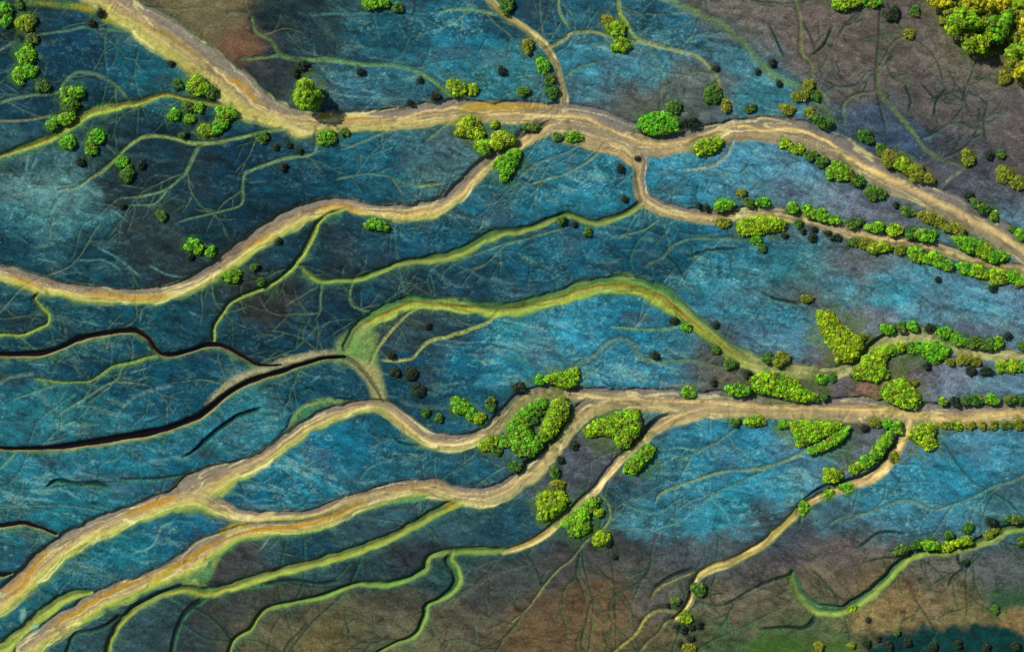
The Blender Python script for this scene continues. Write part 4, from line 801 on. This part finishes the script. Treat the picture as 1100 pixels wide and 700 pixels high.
def in_poly(P, x, y):
    ins = False; n = len(P)
    for k in range(n):
        a, b2 = P[k], P[(k+1) % n]
        if (a[1] > y) != (b2[1] > y) and x < (b2[0]-a[0])*(y-a[1])/(b2[1]-a[1])+a[0]: ins = not ins
    return ins
def edge_dist(P, x, y):
    best = 1e9; n = len(P)
    for k in range(n):
        ax, ay = P[k]; bx, by = P[(k+1) % n]; ex_, ey_ = bx-ax, by-ay
        t = max(0, min(1, ((x-ax)*ex_+(y-ay)*ey_)/(ex_*ex_+ey_*ey_+1e-9)))
        best = min(best, math.hypot(x-ax-t*ex_, y-ay-t*ey_))
    return best
def crown_data(P, hmax, colr_key, seed, lump=3.0, leafs=34, trunk_h=0.):
    """P: footprint (plan units, centred on the plant, y down). Leaf clumps heaped inside it; returns arrays in metres."""
    r = np.random.default_rng(seed)
    xs = [p[0] for p in P]; ys = [p[1] for p in P]
    pts = []; tries = 0
    area = abs(sum(P[k][0]*P[(k+1) % len(P)][1]-P[(k+1) % len(P)][0]*P[k][1] for k in range(len(P))))/2
    want = max(6, int(area/(lump*lump*.38)))
    while len(pts) < want and tries < want*40:
        tries += 1
        x, y = r.uniform(min(xs), max(xs)), r.uniform(min(ys), max(ys))
        if not in_poly(P, x, y): continue
        e = edge_dist(P, x, y)
        if e < lump*.16: continue
        if any((x-q[0])**2+(y-q[1])**2 < (lump*.50)**2 for q in pts): continue
        pts.append((x, y, e))
    if not pts: pts = [(0, 0, lump*.5)]
    emax = max(p[2] for p in pts)
    c1, c2 = (np.array(c) for c in LEAFC[colr_key])
    V = []; C = []; tops = []
    for (x, y, e) in pts:
        dome = math.sqrt(max(0, 1-(1-min(1, (e+.3*lump)/(emax+.3*lump)))**2))
        if emax > 9: dome = math.sqrt(max(0, 1-(1-min(1, e/8))**2))
        rl = lump*S*r.uniform(.34, .86)
        zc = trunk_h + (hmax-rl*.7)*dome*r.uniform(.5, 1.0)
        zc = max(zc, rl*.55)
        tops.append((x*S, -y*S, zc))
        f = r.beta(1.2, 1.2); base = c1*(1-f)+c2*f
        base = base*r.uniform(.42, 1.25)
        if r.random() < .09 and colr_key != 'k': base = np.array([.17, .18, .02])*r.uniform(.6, 1.3)
        if r.random() < .16 and colr_key in 'yg': base = base*np.array([.5, .6, .8])
        n = leafs
        ph = r.uniform(0, 2*math.pi, n); cz = r.uniform(-.45, 1, n); sz = np.sqrt(1-cz*cz)
        nrm = np.stack([np.cos(ph)*sz, np.sin(ph)*sz, cz], 1)
        rad = rl*r.uniform(.72, 1.12, n)
        p = np.array([x*S, -y*S, zc]) + nrm*rad[:, None]*np.array([1, 1, .85])
        nn = nrm*.7 + np.array([-.12, .09, .85]) + r.normal(0, .38, (n, 3)); nn /= np.linalg.norm(nn, axis=1)[:, None]
        a = np.cross(nn, r.normal(0, 1, (n, 3))); a /= np.linalg.norm(a, axis=1)[:, None]
        bb = np.cross(nn, a)
        sz_ = r.uniform(.045, .085, n)[:, None]*(lump/3.0)**.5
        quad = np.stack([p-a*sz_*1.35, p-bb*sz_*.8, p+a*sz_*1.35, p+bb*sz_*.8], 1)
        V.append(quad.reshape(-1, 3))
        lc = base[None]*r.uniform(.75, 1.25, (n, 1))
        C.append(np.repeat(lc, 4, axis=0))
    V = np.concatenate(V); C = np.concatenate(C)
    return V, np.concatenate([C, np.ones((len(C), 1))], 1), tops
def leaf_mesh(name, V, C):
    o = build_mesh(name, V, np.arange(len(V)).reshape(-1, 4), {'leaf': ('FLOAT_COLOR', C)}, M_LEAF, smooth=False)
    return o
def tube(vs, fs, a, b2, r0, r1, n=6, bend=0.):
    a, b2 = np.array(a, float), np.array(b2, float)
    segs = 3; base = len(vs)
    dvec = b2-a; L_ = np.linalg.norm(dvec)+1e-9; dz = dvec/L_
    ux = np.cross(dz, [.3, .9, .1]); ux /= np.linalg.norm(ux); uy = np.cross(dz, ux)
    for k in range(segs+1):
        t = k/segs; c = a+dvec*t+ux*bend*L_*math.sin(math.pi*t); rr = r0+(r1-r0)*t
        for q in range(n):
            an = 2*math.pi*q/n
            vs.append(c+ux*rr*math.cos(an)+uy*rr*math.sin(an))
    for k in range(segs):
        for q in range(n):
            fs.append([base+k*n+q, base+k*n+(q+1) % n, base+(k+1)*n+(q+1) % n, base+(k+1)*n+q])
def stem_mesh(name, tops, seed, thick, trunk_h=0.):
    r = random.Random(seed); vs, fs = [], []
    pick = tops if len(tops) < 9 else r.sample(tops, 9)
    cx = sum(p[0] for p in tops)/len(tops); cy = sum(p[1] for p in tops)/len(tops)
    if trunk_h > 0:
        tube(vs, fs, (cx, cy, -.12), (cx, cy, trunk_h), thick*1.6, thick, 8, .03)
        root = lambda p: (cx, cy, trunk_h*.95)
    else:
        root = lambda p: (cx+(p[0]-cx)*.04, cy+(p[1]-cy)*.04, -.12)
    for p in pick: tube(vs, fs, root(p), p, thick*.7, thick*.25, 5, r.uniform(-.12, .12))
    return build_mesh(name, np.array(vs), np.array(fs), {}, M_WOOD)

def ell(rx, ry, rot, seed):
    r = random.Random(seed); n = 16; out = []
    ca, sa = math.cos(math.radians(rot)), math.sin(math.radians(rot))
    k1, k2 = r.uniform(0, 6.28), r.uniform(0, 6.28)
    for k in range(n):
        a = 2*math.pi*k/n
        f = 1+.12*math.sin(2*a+k1)+.13*math.sin(3*a+k2)+r.uniform(-.16, .16)
        x, y = rx*f*math.cos(a), ry*f*math.sin(a)
        out.append((x*ca-y*sa, x*sa+y*ca))
    return out
def place(px, py, z):
    k = 1-z/CAM_H            # the outline above was measured at the crown's mid height
    return ((px-550)*S*k, (350-py)*S*k)

ORD = ['', 'second', 'third', 'fourth', 'fifth', 'sixth', 'seventh', 'eighth', 'ninth', 'tenth', 'eleventh', 'twelfth']
NUM = ['', 'one', 'two', 'three', 'four', 'five', 'six', 'seven', 'eight', 'nine', 'ten', 'eleven', 'twelve']
buckets = {}
for p in PLANTS:
    if p['label'] is None:
        p['key'] = (sizew(max(p['rx'], p['ry'])), WORDC[p['col']], p['kind'], p['phrase'])
        buckets.setdefault(p['key'], []).append(p)
for key, ps in buckets.items():
    sz_, cw, kd, ph = key
    if len(ps) == 1: ps[0]['label'] = f'{sz_} {cw} {kd} {ph}'; continue
    vert = (max(p['y'] for p in ps)-min(p['y'] for p in ps)) > (max(p['x'] for p in ps)-min(p['x'] for p in ps))
    ps.sort(key=lambda p: p['y'] if vert else p['x'])
    first, last, frm = ('topmost', 'lowest', 'from top') if vert else ('leftmost', 'rightmost', 'from left')
    for k, p in enumerate(ps):
        o_ = first if k == 0 else last if k == len(ps)-1 else f'{ORD[k]} {frm}'
        p['label'] = f'{o_} of {NUM[len(ps)]} {sz_} {cw} {kd}s {ph}'

protos = {}
def proto(col, k):
    if (col, k) not in protos:
        V, C, tops = crown_data(ell(5, 5, 0, k*7+3), .62, col, hash((ord(col), k)) % 9999, 2.6, 40)
        o = leaf_mesh('shrub', V, C); COL.objects.unlink(o)
        protos[(col, k)] = o
    return protos[(col, k)]
for n_, p in enumerate(PLANTS):
    if 'poly' in p:
        px = sum(a[0] for a in p['poly'])/len(p['poly']); py = sum(a[1] for a in p['poly'])/len(p['poly'])
        P = [((a[0]-px), (a[1]-py)) for a in p['poly']]
        size = 14
    else:
        px, py = p['x'], p['y']; size = max(p['rx'], p['ry'])
    z = height_at(px, py)-.02
    wx_, wy_ = place(px, py, .5*(.42+.062*size))
    grp = {'shrub': 'shrubs scattered over the marsh', 'thicket': 'dense thickets along the stream banks', 'tree': 'trees beside the marsh'}[p['kind']]
    if 'poly' not in p and size < 4.6 and p['kind'] == 'shrub':
        src = proto(p['col'], n_ % 4)
        o = src.copy(); COL.objects.link(o); o.name = 'shrub'
        o.location = (wx_, wy_, z); o.scale = (p['rx']/5, p['ry']/5, size/5*1.05); o.rotation_euler = (0, 0, random.uniform(0, .5))
        tag(o, p['label'], 'shrub', grp); continue
    if 'poly' not in p: P = ell(p['rx']*.97, p['ry']*.97, p['rot'], n_)
    tree = p['kind'] == 'tree'
    hm = (.32+.036*size) if not tree else 1.1+.09*size
    lump = 2.7 if size < 9 else 3.3
    if tree: lump = 3.4
    root = bpy.data.objects.new(p['kind'], None); COL.objects.link(root)
    root.location = (wx_, wy_, z); root.empty_display_size = .3
    tag(root, p['label'], p['kind'], grp)
    th_ = .55 if tree else 0.
    V, C, tops = crown_data(P, hm-th_*0, p['col'], 100+n_, lump, 36, th_)
    cr = leaf_mesh('crown', V, C); cr.parent = root
    if p['kind'] == 'tree': st = stem_mesh('trunk', tops, n_, .09, th_)
    else: st = stem_mesh('stem', tops, n_, .035)
    st.parent = root

# ------------------------------------------------------------------ light, sky, camera
EL = math.radians(40); AZ = np.array([.82, -.57])       # shadows run right and a little down in plan
AZ = AZ/np.hypot(*AZ)
w = bpy.data.worlds.new('World'); sc.world = w; w.use_nodes = True
wn = w.node_tree.nodes; sky = wn.new('ShaderNodeTexSky'); sky.sky_type = 'NISHITA'; sky.sun_disc = False
sky.sun_elevation = EL; sky.sun_rotation = math.atan2(-AZ[0], -AZ[1])
bg = wn['Background']; bg.inputs['Strength'].default_value = .08
w.node_tree.links.new(sky.outputs['Color'], bg.inputs['Color'])
sd = bpy.data.lights.new('sun', 'SUN'); sd.energy = 4.8; sd.angle = math.radians(.55); sd.color = (1, .95, .86)
so = bpy.data.objects.new('sun', sd); COL.objects.link(so)
from mathutils import Vector
dirv = Vector((AZ[0]*math.cos(EL), AZ[1]*math.cos(EL), -math.sin(EL)))
so.rotation_euler = dirv.to_track_quat('-Z', 'Y').to_euler(); so.location = (-60, 45, 80)
cd_ = bpy.data.cameras.new('camera'); cam = bpy.data.objects.new('camera', cd_); COL.objects.link(cam)
cam.location = (0, 0, CAM_H); cam.rotation_euler = (0, 0, 0)
cd_.sensor_width = 36; cd_.lens = 36*CAM_H/110.0; cd_.clip_end = 20000; cd_.clip_start = 1
sc.camera = cam
sc.view_settings.view_transform = 'Standard'; sc.view_settings.look = 'None'; sc.view_settings.gamma = 1; sc.view_settings.exposure = .25
